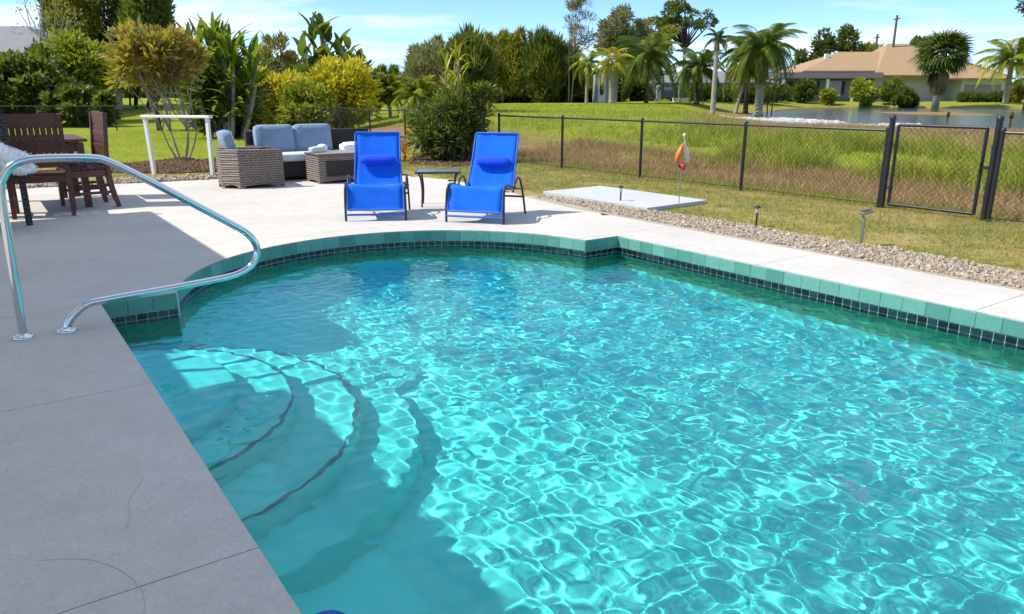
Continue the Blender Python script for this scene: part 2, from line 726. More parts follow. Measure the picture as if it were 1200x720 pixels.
def wob(x, y, s):
    return (np.sin(x * s + 1.3) * np.cos(y * s * 1.17 + .7) + np.sin(x * s * 2.3 + y * s * 1.1) * .5)


def ground_z(x, y):
    x = np.asarray(x, float); y = np.asarray(y, float)
    v = x * VX + y * VY
    s = v - 9.83
    r = x / np.maximum(y, 1)
    zl = 0.9 * smooth(38, 62, y)
    zc = np.where(s > 0, -0.2 * smooth(0.3, 2.0, s) * (1 - smooth(2.5, 6.0, s)) + 0.78 * smooth(15.5, 33, y) + 0.14 * smooth(33, 60, y), 0)
    zr = np.where(s > 0, -0.22 * smooth(0.3, 2.2, s) * (1 - smooth(2.2, 6.0, s)) + 0.34 * smooth(12, 27, y) + 0.3 * smooth(78, 92, y), 0)
    wl = smooth(-0.05, -0.28, r)
    wr = smooth(0.19, 0.34, r)
    z = zc * (1 - wr) + zr * wr
    z = z * (1 - wl) + zl * wl
    z = z * smooth(0, 2.5, s) * (1 - wl) + z * wl
    z = z + 0.03 * wob(x, y, .9) * smooth(.5, 3, s) + 0.06 * wob(x, y, .21) * smooth(2, 12, s)
    sd = poly_sd(np.stack([x.ravel(), y.ravel()], 1), LAKE).reshape(x.shape)
    shore = smooth(-4.5, 0.0, sd)
    z = z * (1 - shore) + LAKE_Z * shore
    z = z - 0.5 * smooth(0, 4, sd)
    md = np.hypot((x - MUD_C[0]) / 6.5, (y - MUD_C[1]) / 13.0)
    z = np.where(y > 30, np.maximum(z, LAKE_Z + 0.12 - 0.25 * md), z)
    return z


def mat_ground():
    m = NM('lawn_ground')
    v = m.coord('World')
    n1 = m.noise(v, 0.8, 6, 0.65)
    n2 = m.noise(v, 9.0, 5, 0.7)
    n3 = m.noise(v, 55.0, 3, 0.7)
    f = m.math('ADD', m.math('MULTIPLY', n1, 0.6), m.math('MULTIPLY', n2, 0.4))
    near = m.ramp(f, [(0.40, (0.13, 0.17, 0.02)), (0.49, (0.30, 0.25, 0.07)), (0.58, (0.44, 0.32, 0.14))])
    lawn = m.ramp(f, [(0.35, (0.19, 0.24, 0.015)), (0.55, (0.28, 0.32, 0.02)), (0.7, (0.36, 0.34, 0.06))])
    dry = m.ramp(f, [(0.35, (0.22, 0.13, 0.06)), (0.65, (0.37, 0.24, 0.12))])
    a = m.N('ShaderNodeAttribute', attribute_name='zone')
    sp = m.N('ShaderNodeSeparateColor')
    m.L(a.outputs['Color'], sp.inputs[0])
    c = m.mix(sp.outputs[0], near, lawn)
    c = m.mix(sp.outputs[1], c, dry)
    c = m.mix(m.math('MULTIPLY', n3, 0.5), c, (0.06, 0.07, 0.015))
    m.set(color=c, rough=0.95, spec=0.1)
    m.bump(m.math('ADD', n2, m.math('MULTIPLY', n3, 0.5)), 0.6, 0.05)
    return m.m


def build_ground():
    n = 280
    t = np.linspace(-1, 1, n)
    k = 4.3
    ax = 900 * np.sinh(k * t) / math.sinh(k)
    X, Y = np.meshgrid(ax, ax + 6.0, indexing='ij')
    Z = ground_z(X, Y)
    U = X * UX + Y * UY
    V = X * VX + Y * VY
    # under the paving the soil lies lower
    und = (U > -14.2) & (U < 9) & (V > -12) & (V < 6.3)
    Z = np.where(und, -0.14, Z)
    idx = np.arange(X.size).reshape(X.shape)
    f = np.stack([idx[:-1, :-1], idx[1:, :-1], idx[1:, 1:], idx[:-1, 1:]], -1)
    cu = (U[:-1, :-1] + U[1:, 1:]) / 2
    cv = (V[:-1, :-1] + V[1:, 1:]) / 2
    hole = (cu > -8.1) & (cu < 3.6) & (cv > 0.1) & (cv < 6.05)
    f = f[~hole]
    co = np.stack([X, Y, Z], -1).reshape(-1, 3)
    me = np_mesh('ground', co, f.reshape(-1, 4), mat_ground(), smooth=True)
    S_ = V - 9.83
    r = X / np.maximum(Y, 1)
    sd = poly_sd(np.stack([X.ravel(), Y.ravel()], 1), LAKE).reshape(X.shape)
    lawn = np.where(S_ > 0, smooth(1, 5, S_), 0)
    lawn = np.maximum(lawn, smooth(15.5, 18, Y))
    dry = smooth(-.6, .3, S_) * (1 - smooth(3.6, 5.0, S_)) * (Y < 30)
    wr = smooth(0.22, 0.32, r)
    dry = np.maximum(dry, wr * smooth(22, 27, Y) * (1 - smooth(60, 75, Y)) * (S_ > 0))
    dry = np.maximum(dry, wr * smooth(-3, -1, sd) * (1 - smooth(.5, 1.5, sd)) * 0.8)
    md = np.hypot((X - MUD_C[0]) / 6.5, (Y - MUD_C[1]) / 13.0)
    dry = np.maximum(dry, (md < 1) * 1.0)
    col = np.zeros((X.size, 4), dtype=np.float32)
    col[:, 0] = lawn.ravel(); col[:, 1] = dry.ravel(); col[:, 3] = 1
    at = me.color_attributes.new('zone', 'FLOAT_COLOR', 'POINT')
    at.data.foreach_set('color', col.ravel())
    o = link('ground', me, None, 'structure')
    # lake water
    m = NM('lake_water')
    v = m.coord('World', (1.0, 1.0, 1.0))
    m.set(color=(0.05, 0.07, 0.07), rough=0.06, spec=0.6)
    m.bump(m.math('ADD', m.noise(v, 2.2, 4, 0.6), m.noise(v, 9.0, 3, 0.6)), 0.35, 0.05)
    bm = bmesh.new()
    c = LAKE.mean(axis=0)
    vs = [bm.verts.new((*(c + (p - c) * 1.06), LAKE_Z)) for p in LAKE]
    bm.faces.new(vs)
    bmesh.ops.triangulate(bm, faces=bm.faces)
    link('lake_water', bm_mesh('lake_water', bm, m.m), None, 'structure')


build_ground()


def ground_at(x, y):
    return float(ground_z(np.array([x]), np.array([y]))[0])


# ------------------------------------------------------------------ paving
def mat_deck(name='deck_concrete', a=(0.45, 0.42, 0.375), b=(0.59, 0.555, 0.505)):
    m = NM(name)
    v = m.coord('World')
    oi = m.N('ShaderNodeObjectInfo')
    n1 = m.noise(v, 0.9, 6, 0.6)
    n2 = m.noise(v, 6.0, 6, 0.65, 0.6)
    n3 = m.noise(v, 48.0, 4, 0.6, 2.0)
    st = m.noise(v, 2.6, 8, 0.72, 1.2)
    f = m.math('ADD', m.math('MULTIPLY', n1, 0.55), m.math('MULTIPLY', n2, 0.45))
    c = m.ramp(f, [(0.3, a), (0.7, b)])
    c = m.mix(m.math('MULTIPLY', m.ramp(st, [(0.50, (0, 0, 0)), (0.72, (1, 1, 1))]), 0.34), c, (0.42, 0.39, 0.35))
    c = m.mix(m.math('MULTIPLY', m.ramp(n3, [(0.38, (1, 1, 1)), (0.52, (0, 0, 0))]), 0.5), c, (0.36, 0.35, 0.34))
    m.set(color=c, rough=0.85, spec=0.25)
    m.bump(m.math('ADD', m.math('MULTIPLY', n3, 1.0), m.math('MULTIPLY', n2, 0.5)), 0.55, 0.006)
    return m.m


DECK_OUT = [(9.0, -8.0), (9.0, 6.5), (-2.36, 6.5), (-3.6, 6.46), (-5.31, 6.44), (-7.7, 6.5), (-9.04, 6.62), (-10.4, 6.8), (-11.6, 6.86), (-12.6, 6.6), (-13.6, 6.1), (-14.0, 5.4), (-14.2, 3.4), (-14.7, 1.8), (-14.9, -8.0)]


def build_deck():
    root = thing('pool_deck', None, None)
    root['kind'] = 'structure'
    M = mat_deck()
    bm = bmesh.new()
    hole = list(reversed(OUT))
    loops = [[Vector((p[0], p[1], 0)) for p in DECK_OUT], [Vector((p[0], p[1], 0)) for p in hole]]
    allp = [bm.verts.new(W(p.x, p.y, 0)) for l in loops for p in l]
    for t in tessellate_polygon(loops):
        try: bm.faces.new([allp[i] for i in t])
        except ValueError: pass
    ju = [-13.3, -11.5, -9.65, -7.85, -5.97, -4.1, -2.28, -0.45, 1.4, 3.3, 5.2, 7.1]
    jv = [-6.0, -3.9, -1.8, 0.0 - 99, 3.05]
    g = 0.0026
    for u in ju:
        for e in (-g, g):
            geom = list(bm.verts) + list(bm.edges) + list(bm.faces)
            bmesh.ops.bisect_plane(bm, geom=geom, plane_co=W(u + e, 0), plane_no=W(1, 0))
    for v in jv:
        for e in (-g, g):
            geom = list(bm.verts) + list(bm.edges) + list(bm.faces)
            bmesh.ops.bisect_plane(bm, geom=geom, plane_co=W(0, v + e), plane_no=W(0, 1))
    cells = {}
    for f in bm.faces:
        c = f.calc_center_median()
        u = c.x * UX + c.y * UY
        v = c.x * VX + c.y * VY
        if any(abs(u - j) < g * 1.01 for j in ju) or any(abs(v - j) < g * 1.01 for j in jv):
            continue
        key = (sum(u > j for j in ju), sum(v > j for j in jv))
        cells.setdefault(key, []).append([x.co.copy() for x in f.verts])
    bm.free()
    for key, fs in sorted(cells.items()):
        b = bmesh.new()
        for f in fs:
            b.faces.new([b.verts.new(p) for p in f])
        bmesh.ops.remove_doubles(b, verts=b.verts, dist=1e-5)
        bmesh.ops.recalc_face_normals(b, faces=b.faces)
        for f in b.faces:
            if f.normal.z < 0: f.normal_flip()
        top = list(b.faces)
        ex = bmesh.ops.extrude_face_region(b, geom=top)
        nv = [e for e in ex['geom'] if isinstance(e, bmesh.types.BMVert)]
        bmesh.ops.translate(b, verts=nv, vec=(0, 0, -0.1))
        me = bm_mesh('slab', b, M)
        link('slab', me, root)
    # bedding under the joints
    bed = mat_simple('joint_bedding', (0.30, 0.29, 0.27), 0.95, kind='World')
    b = bmesh.new()
    allp = [b.verts.new(W(p.x, p.y, -0.02)) for l in loops for p in l]
    for t in tessellate_polygon(loops):
        try: b.faces.new([allp[i] for i in t])
        except ValueError: pass
    bmesh.ops.recalc_face_normals(b, faces=b.faces)
    link('joint_bedding', bm_mesh('joint_bedding', b, bed), root)
    # hairline cracks
    cm = mat_simple('crack_dirt', (0.36, 0.345, 0.33), 0.95, kind='World')
    for pts in ([(45, 657), (80, 655), (110, 657), (140, 668), (158, 682), (168, 697), (169, 720)],
                [(147, 622), (152, 605), (150, 590), (158, 575), (168, 560)],
                [(500, 297), (520, 297), (527, 298.5)]):
        b = bmesh.new()
        P = smooth_path([G(x, y, 0.001) for x, y in pts], 6)
        for a, c in zip(P, P[1:]):
            d = (c - a).normalized(); s = Vector((-d.y, d.x, 0)) * 0.0011
            vs = [b.verts.new(q) for q in (a - s, c - s, c + s, a + s)]
            b.faces.new(vs)
        link('crack', bm_mesh('crack', b, cm), root)
    return root


build_deck()


def inst_mesh(proto_v, proto_f, mats):
    """join many transformed copies: proto (n,3), faces (m,k), mats (c,3,3)+(c,3)"""
    Rm, T = mats
    c = len(T)
    v = np.einsum('cij,nj->cni', Rm, proto_v) + T[:, None, :]
    f = proto_f[None] + (np.arange(c) * len(proto_v))[:, None, None]
    return v.reshape(-1, 3), f.reshape(-1, proto_f.shape[1])


def rand_rot(n, r=rng, tilt=None):
    q = r.normal(size=(n, 4)); q /= np.linalg.norm(q, axis=1)[:, None]
    w, x, y, z = q.T
    return np.stack([np.stack([1 - 2 * (y * y + z * z), 2 * (x * y - z * w), 2 * (x * z + y * w)], -1),
                     np.stack([2 * (x * y + z * w), 1 - 2 * (x * x + z * z), 2 * (y * z - x * w)], -1),
                     np.stack([2 * (x * z - y * w), 2 * (y * z + x * w), 1 - 2 * (x * x + y * y)], -1)], 1)


def ico(sub=1):
    bm = bmesh.new()
    bmesh.ops.create_icosphere(bm, subdivisions=sub, radius=1)
    v = np.array([x.co[:] for x in bm.verts]); f = np.array([[x.index for x in g.verts] for g in bm.faces])
    bm.free()
    return v, f


def gravel(name, pts_uv, size, mat, r=rng):
    n = len(pts_uv)
    v, f = ico(1)
    Rm = rand_rot(n, r)
    v = v * np.random.default_rng(3).uniform(.72, 1.2, (len(v), 1))
    s = size * np.clip(r.lognormal(-.15, .38, (n, 1)), .4, 2.2) * r.uniform(0.35, 1.0, (n, 3))
    Rm = Rm * s[:, None, :]
    T = np.stack([pts_uv[:, 0] * UX + pts_uv[:, 1] * VX, pts_uv[:, 0] * UY + pts_uv[:, 1] * VY, pts_uv[:, 2]], 1)
    vv, ff = inst_mesh(v, f, (Rm, T))
    return link(name, np_mesh(name, vv, ff, mat), None, 'stuff')


def mat_stone(name, stops):
    m = NM(name)
    g = m.N('ShaderNodeNewGeometry')
    c = m.ramp(g.outputs['Random Per Island'], stops)
    n = m.noise(m.coord('World'), 60, 4)
    c = m.mix(m.math('MULTIPLY', n, 0.35), c, (0.25, 0.22, 0.18))
    m.set(color=c, rough=0.85, spec=0.25)
    m.bump(n, 0.4, 0.004)
    return m.m


M_stone = mat_stone('river_stone', [(0, (0.32, 0.25, 0.17)), (0.35, (0.44, 0.36, 0.27)), (0.7, (0.22, 0.165, 0.11)), (1, (0.52, 0.45, 0.36))])
M_bed = mat_simple('gravel_bed', (0.34, 0.29, 0.23), 0.95, kind='World', scale=50, var=0.35, bump=0.5)
n = 26000
uu_ = rng.uniform(-8.9, 1.5, n)
w0 = np.where(uu_ < -7.5, 6.56 + (uu_ + 7.5) * -0.07, 6.475)
w1 = 7.13 - 0.28 * smooth(-6.8, -8.9, uu_) + 0.05 * np.sin(uu_ * 3)
vv_ = w0 + (w1 - w0) * rng.uniform(0, 1, n)
gravel('border_gravel', np.stack([uu_, vv_, rng.uniform(-0.006, 0.02, n)], 1), 0.020, M_stone)
bm = bmesh.new()
add_prism(bm, [W(2, 6.47)[:2], W(2, 7.17)[:2], W(-6.8, 7.17)[:2], W(-9.0, 6.9)[:2], W(-9.1, 6.58)[:2], W(-7.7, 6.4)[:2]], -0.1, 0.006)
link('gravel_bed', bm_mesh('gravel_bed', bm, M_bed), None, 'structure')
# gravel and mulch strip behind the paving
n = 3600
uu_ = rng.uniform(-15.35, -14.75, n); vv_ = rng.uniform(-1.5, 3.6, n)
uu_ = uu_ + 0.12 * vv_
gravel('back_gravel', np.stack([uu_ + .15, vv_, rng.uniform(-0.01, 0.03, n)], 1), 0.034, M_stone)

# mulch beds
M_mulch = mat_simple('bark_mulch', (0.15, 0.085, 0.045), 0.95, kind='World', scale=25, var=0.5, bump=0.8)


def mulch_bed(pts, z=0.03, seed=1):
    r = np.random.default_rng(seed)
    bm = bmesh.new()
    add_prism(bm, pts, -0.05, z)
    link('mulch_bed', bm_mesh('mulch_bed', bm, M_mulch), None, 'structure')
    P = np.array(pts)
    lo, hi = P.min(0), P.max(0)
    q = r.uniform(lo, hi, (5000, 2))
    q = q[poly_sd(q, P) > 0][:2200]
    v, f = ico(0) if False else ico(1)
    Rm = rand_rot(len(q), r) * np.array([0.05, 0.018, 0.008])[None, None, :] * r.uniform(.5, 1.2, (len(q), 1, 1))
    T = np.column_stack([q, np.full(len(q), z + .006)])
    vv, ff = inst_mesh(v, f, (Rm, T))
    link('mulch_chips', np_mesh('mulch_chips', vv, ff, M_mulch), None, 'stuff')


mulch_bed([tuple(G(x, y)[:2]) for x, y in ((118, 203), (200, 204), (252, 202), (262, 196), (250, 192.5), (215, 186), (195, 189), (128, 195.5))], seed=3)
mulch_bed([tuple(G(x, y)[:2]) for x, y in ((478, 193), (530, 196), (585, 192), (590, 184), (540, 180), (486, 182))], seed=4)


# ------------------------------------------------------------------ grass
def blades(name, P, h, w, mat, lean=0.5, seg=1, r=rng):
    """P (n,3) roots; h, w heights and widths; each blade a bent tapering strip"""
    n = len(P)
    h = np.broadcast_to(h, n); w = np.broadcast_to(w, n)
    a = r.uniform(0, 2 * np.pi, n)
    side = np.stack([np.cos(a), np.sin(a), np.zeros(n)], 1) * (w / 2)[:, None]
    b = r.uniform(0, 2 * np.pi, n)
    ld = np.stack([np.cos(b), np.sin(b), np.zeros(n)], 1) * (h * lean * r.uniform(0.1, 1, n))[:, None]
    up = np.array([0, 0, 1.0])
    rows = []
    for i in range(seg + 1):
        t = i / seg
        c = P + up * (h * t * (1 - 0.25 * lean * t))[:, None] + ld * t * t
        k = (1 - t) ** 0.7 * 0.85 + 0.15
        rows.append(c - side * k); rows.append(c + side * k)
    V = np.stack(rows, 1)
    base = (np.arange(n) * (2 * (seg + 1)))[:, None]
    F = []
    for i in range(seg):
        F.append(np.concatenate([base + 2 * i, base + 2 * i + 1, base + 2 * i + 3, base + 2 * i + 2], 1))
    F = np.concatenate(F, 0)
    return link(name, np_mesh(name, V.reshape(-1, 3), F, mat), None, 'stuff')


M_blade_near = mat_leaf('patchy_lawn_blade', [(0.10, 0.15, 0.015), (0.28, 0.24, 0.06), (0.18, 0.22, 0.03), (0.38, 0.29, 0.12), (0.14, 0.18, 0.02)], 0.7, 0.2)
M_blade_green = mat_leaf('green_reed_blade', [(0.13, 0.18, 0.012), (0.26, 0.29, 0.03), (0.38, 0.37, 0.06), (0.19, 0.23, 0.02)], 0.6, 0.3)
M_blade_dry = mat_leaf('dry_reed_blade', [(0.40, 0.25, 0.13), (0.29, 0.16, 0.075), (0.46, 0.32, 0.18), (0.24, 0.19, 0.06)], 0.8, 0.2)
M_blade_lawn = mat_leaf('bright_lawn_blade', [(0.20, 0.26, 0.015), (0.32, 0.35, 0.03), (0.25, 0.30, 0.02)], 0.7, 0.25)


def scatter_uv(n, u0, u1, v0, v1, r=rng, pw=1.0):
    u = r.uniform(u0, u1, n); v = v0 + (v1 - v0) * r.uniform(0, 1, n) ** pw
    x = u * UX + v * VX; y = u * UY + v * VY
    return x, y


def view(x, y, m=0.06):
    q = np.abs(x) / np.maximum(y, .1)
    return (y > 2) & (q < 0.70 + m)


def noise2(x, y, s):
    return 0.5 + 0.25 * wob(x * 1.0, y, s) + 0.2 * wob(y + 3, x - 5, s * 2.7) + 0.12 * wob(x - y, y + x, s * 5.1)


# lawn between the gravel and the fence
x, y = scatter_uv(110000, -16, 0.5, 6.6, 10.1)
u = x * UX + y * UY; v = x * VX + y * VY
k = view(x, y) & (v > 7.2 + 0.0) & ~((u > -9.15) & (u < -6.9) & (v > 6.8) & (v < 8.2)) | (view(x, y) & (u < -9.2) & (v > 6.95))
k &= noise2(x, y, 1.7) > rng.uniform(0.0, 0.75, len(x))
x, y = x[k], y[k]
blades('near_lawn_grass', np.stack([x, y, ground_z(x, y) - .005], 1), rng.uniform(0.02, 0.065, len(x)), 0.008, M_blade_near, 1.1)
# lawn behind the paving, inside the fence
x = rng.uniform(-16, 0, 60000); y = rng.uniform(13.5, 34, 60000) ** 1.0
u = x * UX + y * UY; v = x * VX + y * VY
k = view(x, y) & (v < 9.8) & ((u < -15.6 + .12 * v) | ((v > 7) & (u < -13)))
x, y = x[k], y[k]
blades('back_lawn_grass', np.stack([x, y, ground_z(x, y) - .005], 1), rng.uniform(0.02, 0.06, len(x)), 0.012, M_blade_lawn, 0.9)
# dry reeds in the ditch just outside the fence
x, y = scatter_uv(100000, -17, 2, 9.9, 14.4)
v = x * VX + y * VY; s = v - 9.83
k = view(x, y) & (rng.uniform(0, 1, len(x)) < 0.35 + 0.65 * smooth(.1, 1.2, s)) & (noise2(x, y, 1.1) > rng.uniform(0, .6, len(x)))
x, y, s = x[k], y[k], s[k]
hh = rng.uniform(0.08, 0.30, len(x)) * (0.25 + 0.75 * smooth(0.2, 2.0, s))
blades('dry_ditch_grass', np.stack([x, y, ground_z(x, y) - .02], 1), hh, 0.009, M_blade_dry, 0.8, 2)
# a fringe of greener grass at the foot of the fence
x, y = scatter_uv(16000, -17, 2, 9.75, 10.5)
k = view(x, y) & (noise2(x, y, 2.1) > rng.uniform(0.1, .8, len(x)))
x, y = x[k], y[k]
blades('fence_foot_grass', np.stack([x, y, ground_z(x, y) - .01], 1), rng.uniform(0.04, 0.16, len(x)), 0.007, M_blade_green, 0.7)
# tall green grass on the bank
x, y = scatter_uv(190000, -24, 4, 12.3, 24.0, pw=1.4)
v = x * VX + y * VY; s = v - 9.83
r_ = x / y
cl = noise2(x, y, .8)
wr = smooth(0.15, 0.30, r_)
dens = smooth(3.1, 4.4, s) * (0.3 + 0.7 * smooth(.3, .6, cl)) * (1 - wr * smooth(8.5, 10.5, s)) * (0.25 + 0.75 * wr)
k = view(x, y) & (rng.uniform(0, 1, len(x)) < dens)
x, y, cl, wr = x[k], y[k], cl[k], wr[k]
hh = (0.09 + 0.60 * smooth(.42, .78, cl)) * rng.uniform(0.6, 1.15, len(x)) * (0.35 + 0.65 * wr)
blades('bank_grass', np.stack([x, y, ground_z(x, y) - .02], 1), hh, 0.014, M_blade_green, 0.9, 2)
# brown seed heads on the crest by the lake
x, y = scatter_uv(90000, -24, 6, 17.0, 30.0)
r_ = x / y
v = x * VX + y * VY; s = v - 9.83
sd = poly_sd(np.stack([x, y], 1), LAKE)
k = view(x, y) & (sd < -0.5) & (rng.uniform(0, 1, len(x)) < smooth(0.20, 0.30, r_) * smooth(7.5, 10, s))
x, y = x[k], y[k]
blades('crest_grass', np.stack([x, y, ground_z(x, y) - .02], 1), rng.uniform(0.10, 0.34, len(x)) * .8, 0.018, M_blade_dry, 0.8, 2)
# short grass texture on the green slope
x, y = scatter_uv(90000, -40, 4, 13, 40)
r_ = x / y
k = view(x, y) & (r_ < 0.24) & (y < 48)
x, y = x[k], y[k]
blades('slope_grass', np.stack([x, y, ground_z(x, y) - .02], 1), rng.uniform(0.05, 0.16, len(x)), 0.022, M_blade_lawn, 0.9)

# pale stones standing in for the white glare on the lake's near edge
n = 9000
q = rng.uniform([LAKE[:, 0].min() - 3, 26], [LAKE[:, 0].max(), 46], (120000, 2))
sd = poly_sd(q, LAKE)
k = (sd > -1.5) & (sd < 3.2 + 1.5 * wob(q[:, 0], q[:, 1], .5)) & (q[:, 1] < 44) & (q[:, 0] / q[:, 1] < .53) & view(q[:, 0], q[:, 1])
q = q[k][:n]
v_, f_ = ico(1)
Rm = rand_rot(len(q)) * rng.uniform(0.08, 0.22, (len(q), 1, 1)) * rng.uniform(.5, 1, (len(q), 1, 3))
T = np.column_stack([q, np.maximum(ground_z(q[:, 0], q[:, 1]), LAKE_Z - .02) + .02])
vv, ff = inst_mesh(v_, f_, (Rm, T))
link('lake_glare_stones', np_mesh('lake_glare_stones', vv, ff, mat_stone('white_glare_stone', [(0, (0.50, 0.50, 0.49)), (0.6, (0.34, 0.34, 0.33)), (1, (0.62, 0.62, 0.60))])), None, 'stuff')

# ------------------------------------------------------------------ shared materials
M_black = mat_simple('black_powder_coat', (0.012, 0.012, 0.014), 0.45, var=0.2)
M_white = mat_simple('white_paint', (0.78, 0.77, 0.74), 0.5, var=0.04)
M_steel = NM('polished_steel').set(color=(0.62, 0.64, 0.66), metal=1.0, rough=0.14).m
M_darkmetal = mat_simple('dark_bronze_metal', (0.035, 0.035, 0.04), 0.4, metal=0.4)


def mat_wood(name, a, b, rough=0.5):
    m = NM(name)
    v = m.coord('Object', (3, 3, 26))
    n = m.noise(v, 2.2, 6, 0.6, 1.0)
    m.set(color=m.ramp(n, [(0.3, a), (0.7, b)]), rough=rough)
    m.bump(n, 0.2, 0.003)
    return m.m


M_wood = mat_wood('oiled_dark_wood', (0.045, 0.012, 0.007), (0.13, 0.038, 0.019))


def mat_wicker(name, a, b, s=1.0):
    m = NM(name)
    v = m.coord('Object')
    w1 = m.N('ShaderNodeTexWave', wave_type='BANDS', bands_direction='Z', Scale=8.5 * s, Distortion=1.6, Detail=2)
    w1.inputs['Detail Scale'].default_value = 3
    m.L(v, w1.inputs['Vector'])
    w2 = m.N('ShaderNodeTexWave', wave_type='BANDS', bands_direction='DIAGONAL', Scale=10 * s, Distortion=1.2, Detail=1)
    m.L(v, w2.inputs['Vector'])
    h = m.math('MULTIPLY', w1.outputs['Fac'], m.math('MULTIPLY_ADD', w2.outputs['Fac'], 0.6))
    h.node.inputs[1].default_value
    n = m.noise(v, 9, 5, 0.6)
    f = m.math('ADD', m.math('ADD', m.math('MULTIPLY', w1.outputs['Fac'], 0.35), m.math('MULTIPLY', w2.outputs['Fac'], 0.25)), m.math('MULTIPLY', n, 0.4))
    m.set(color=m.ramp(f, [(0.2, a), (0.75, b)]), rough=0.65)
    m.bump(m.math('ADD', w1.outputs['Fac'], w2.outputs['Fac']), 1.0, 0.014)
    return m.m


M_wicker = mat_wicker('brown_grey_wicker', (0.07, 0.052, 0.042), (0.34, 0.27, 0.22))
M_wicker_dark = mat_wicker('dark_wicker', (0.012, 0.010, 0.010), (0.05, 0.042, 0.04))


def mat_fabric(name, col, var=0.15, scale=300, trans=0.0):
    m = NM(name)
    v = m.coord('Object')
    n = m.noise(v, scale, 2, 0.5)
    n2 = m.noise(v, 5, 4, 0.6)
    f = m.math('ADD', m.math('MULTIPLY', n, 0.5), m.math('MULTIPLY', n2, 0.5))
    m.set(color=m.ramp(f, [(0.3, tuple(c * (1 - var) for c in col)), (0.7, tuple(min(1, c * (1 + var)) for c in col))]), rough=0.85, sheen=0.15, spec=0.2)
    m.bump(n, 0.25, 0.002)
    if trans:
        tr = m.N('ShaderNodeBsdfTranslucent')
        tr.inputs['Color'].default_value = (*col, 1)
        ms = m.N('ShaderNodeMixShader'); ms.inputs[0].default_value = trans
        m.L(m.b.outputs[0], ms.inputs[1]); m.L(tr.outputs[0], ms.inputs[2]); m.L(ms.outputs[0], m.out.inputs['Surface'])
    return m.m


M_cushion = mat_fabric('slate_blue_fabric', (0.19, 0.26, 0.36))
M_piping = mat_fabric('pale_grey_fabric', (0.58, 0.61, 0.66))
M_whitecloth = mat_fabric('white_cloth', (0.84, 0.84, 0.84))
M_blue = mat_fabric('blue_mesh_sling', (0.006, 0.16, 0.78), 0.12, 200, 0.18)
M_bluepad = mat_fabric('blue_pillow_fabric', (0.006, 0.07, 0.62), 0.1, 200)


# ------------------------------------------------------------------ chain link fence
MESH_P = 0.072


def chain_mesh(w, h, mat, p=MESH_P, rad=0.0014):
    """two sets of diagonal wires filling w by h in the xz plane"""
    V, F = [], []
    def wire(x0, z0, x1, z1, yo):
        d = Vector((x1 - x0, 0, z1 - z0)).normalized()
        nx = Vector((-d.z, 0, d.x)) * rad
        base = len(V)
        for (x, z) in ((x0, z0), (x1, z1)):
            V.append((x + nx.x, yo - rad * .6, z + nx.z)); V.append((x - nx.x, yo - rad * .6, z - nx.z)); V.append((x, yo + rad, z))
        for a in range(3):
            b = (a + 1) % 3
            F.append((base + a, base + b, base + 3 + b, base + 3 + a))
    k = -h
    while k < w:
        x0, z0, x1, z1 = k, 0, k + h, h
        if x0 < 0: z0 -= x0; x0 = 0
        if x1 > w: z1 -= x1 - w; x1 = w
        if x1 > x0 + .01:
            wire(x0, z0, x1, z1, 0.002)
            wire(w - x0, z0, w - x1, z1, -0.002)
        k += p
    return np_mesh('chain_link_mesh', V, F, mat)


def fence_line(pts, label, top=1.045, p=MESH_P, cat='fence', posts=True, closed_ends=(True, True), bottom=True):
    """posts at pts, a top rail, a mesh panel in each span"""
    root = thing('chain_link_fence', label, cat, (pts[0].x, pts[0].y, 0))
    o0 = Vector((pts[0].x, pts[0].y, 0))
    zz = [ground_at(q.x, q.y) if q.z == 0 else q.z for q in pts]
    for i, (q, z) in enumerate(zip(pts, zz)):
        if (i == 0 and not closed_ends[0]) or (i == len(pts) - 1 and not closed_ends[1]): continue
        bm = bmesh.new()
        rr = 0.026
        add_tube(bm, [(0, 0, -0.1), (0, 0, top - .02)], rr, 10)
        add_lathe(bm, [(rr + .006, top - .03), (rr + .006, top + .0), (rr * .7, top + .022), (0.002, top + .03)], 10)
        add_tube(bm, [(0, 0, 0.0), (0, 0, 0.02)], rr + .008, 10)
        link('post', bm_mesh('post', bm, M_black, True, 40), root, loc=Vector((q.x, q.y, z)) - o0)
    for (a, za), (b, zb) in zip(zip(pts, zz), zip(pts[1:], zz[1:])):
        A = Vector((a.x, a.y, za)); B = Vector((b.x, b.y, zb))
        bm = bmesh.new()
        add_tube(bm, [A - o0 + Vector((0, 0, top - .035)), B - o0 + Vector((0, 0, top - .035))], 0.0175, 8)
        link('top_rail', bm_mesh('top_rail', bm, M_black, True, 40), root)
        if bottom:
            bm = bmesh.new()
            add_tube(bm, [A - o0 + Vector((0, 0, .045)), B - o0 + Vector((0, 0, .045))], 0.006, 5)
            link('tension_wire', bm_mesh('tension_wire', bm, M_black, True, 40), root)
        L_ = (B - A).length
        me = chain_mesh(L_, top - .10, M_black, p)
        d = B - A
        e = link('chain_link_mesh', me, root, loc=A - o0 + Vector((0, 0, .05)), rot=(0, -math.asin(d.z / L_), math.atan2(d.y, d.x)))
    return root


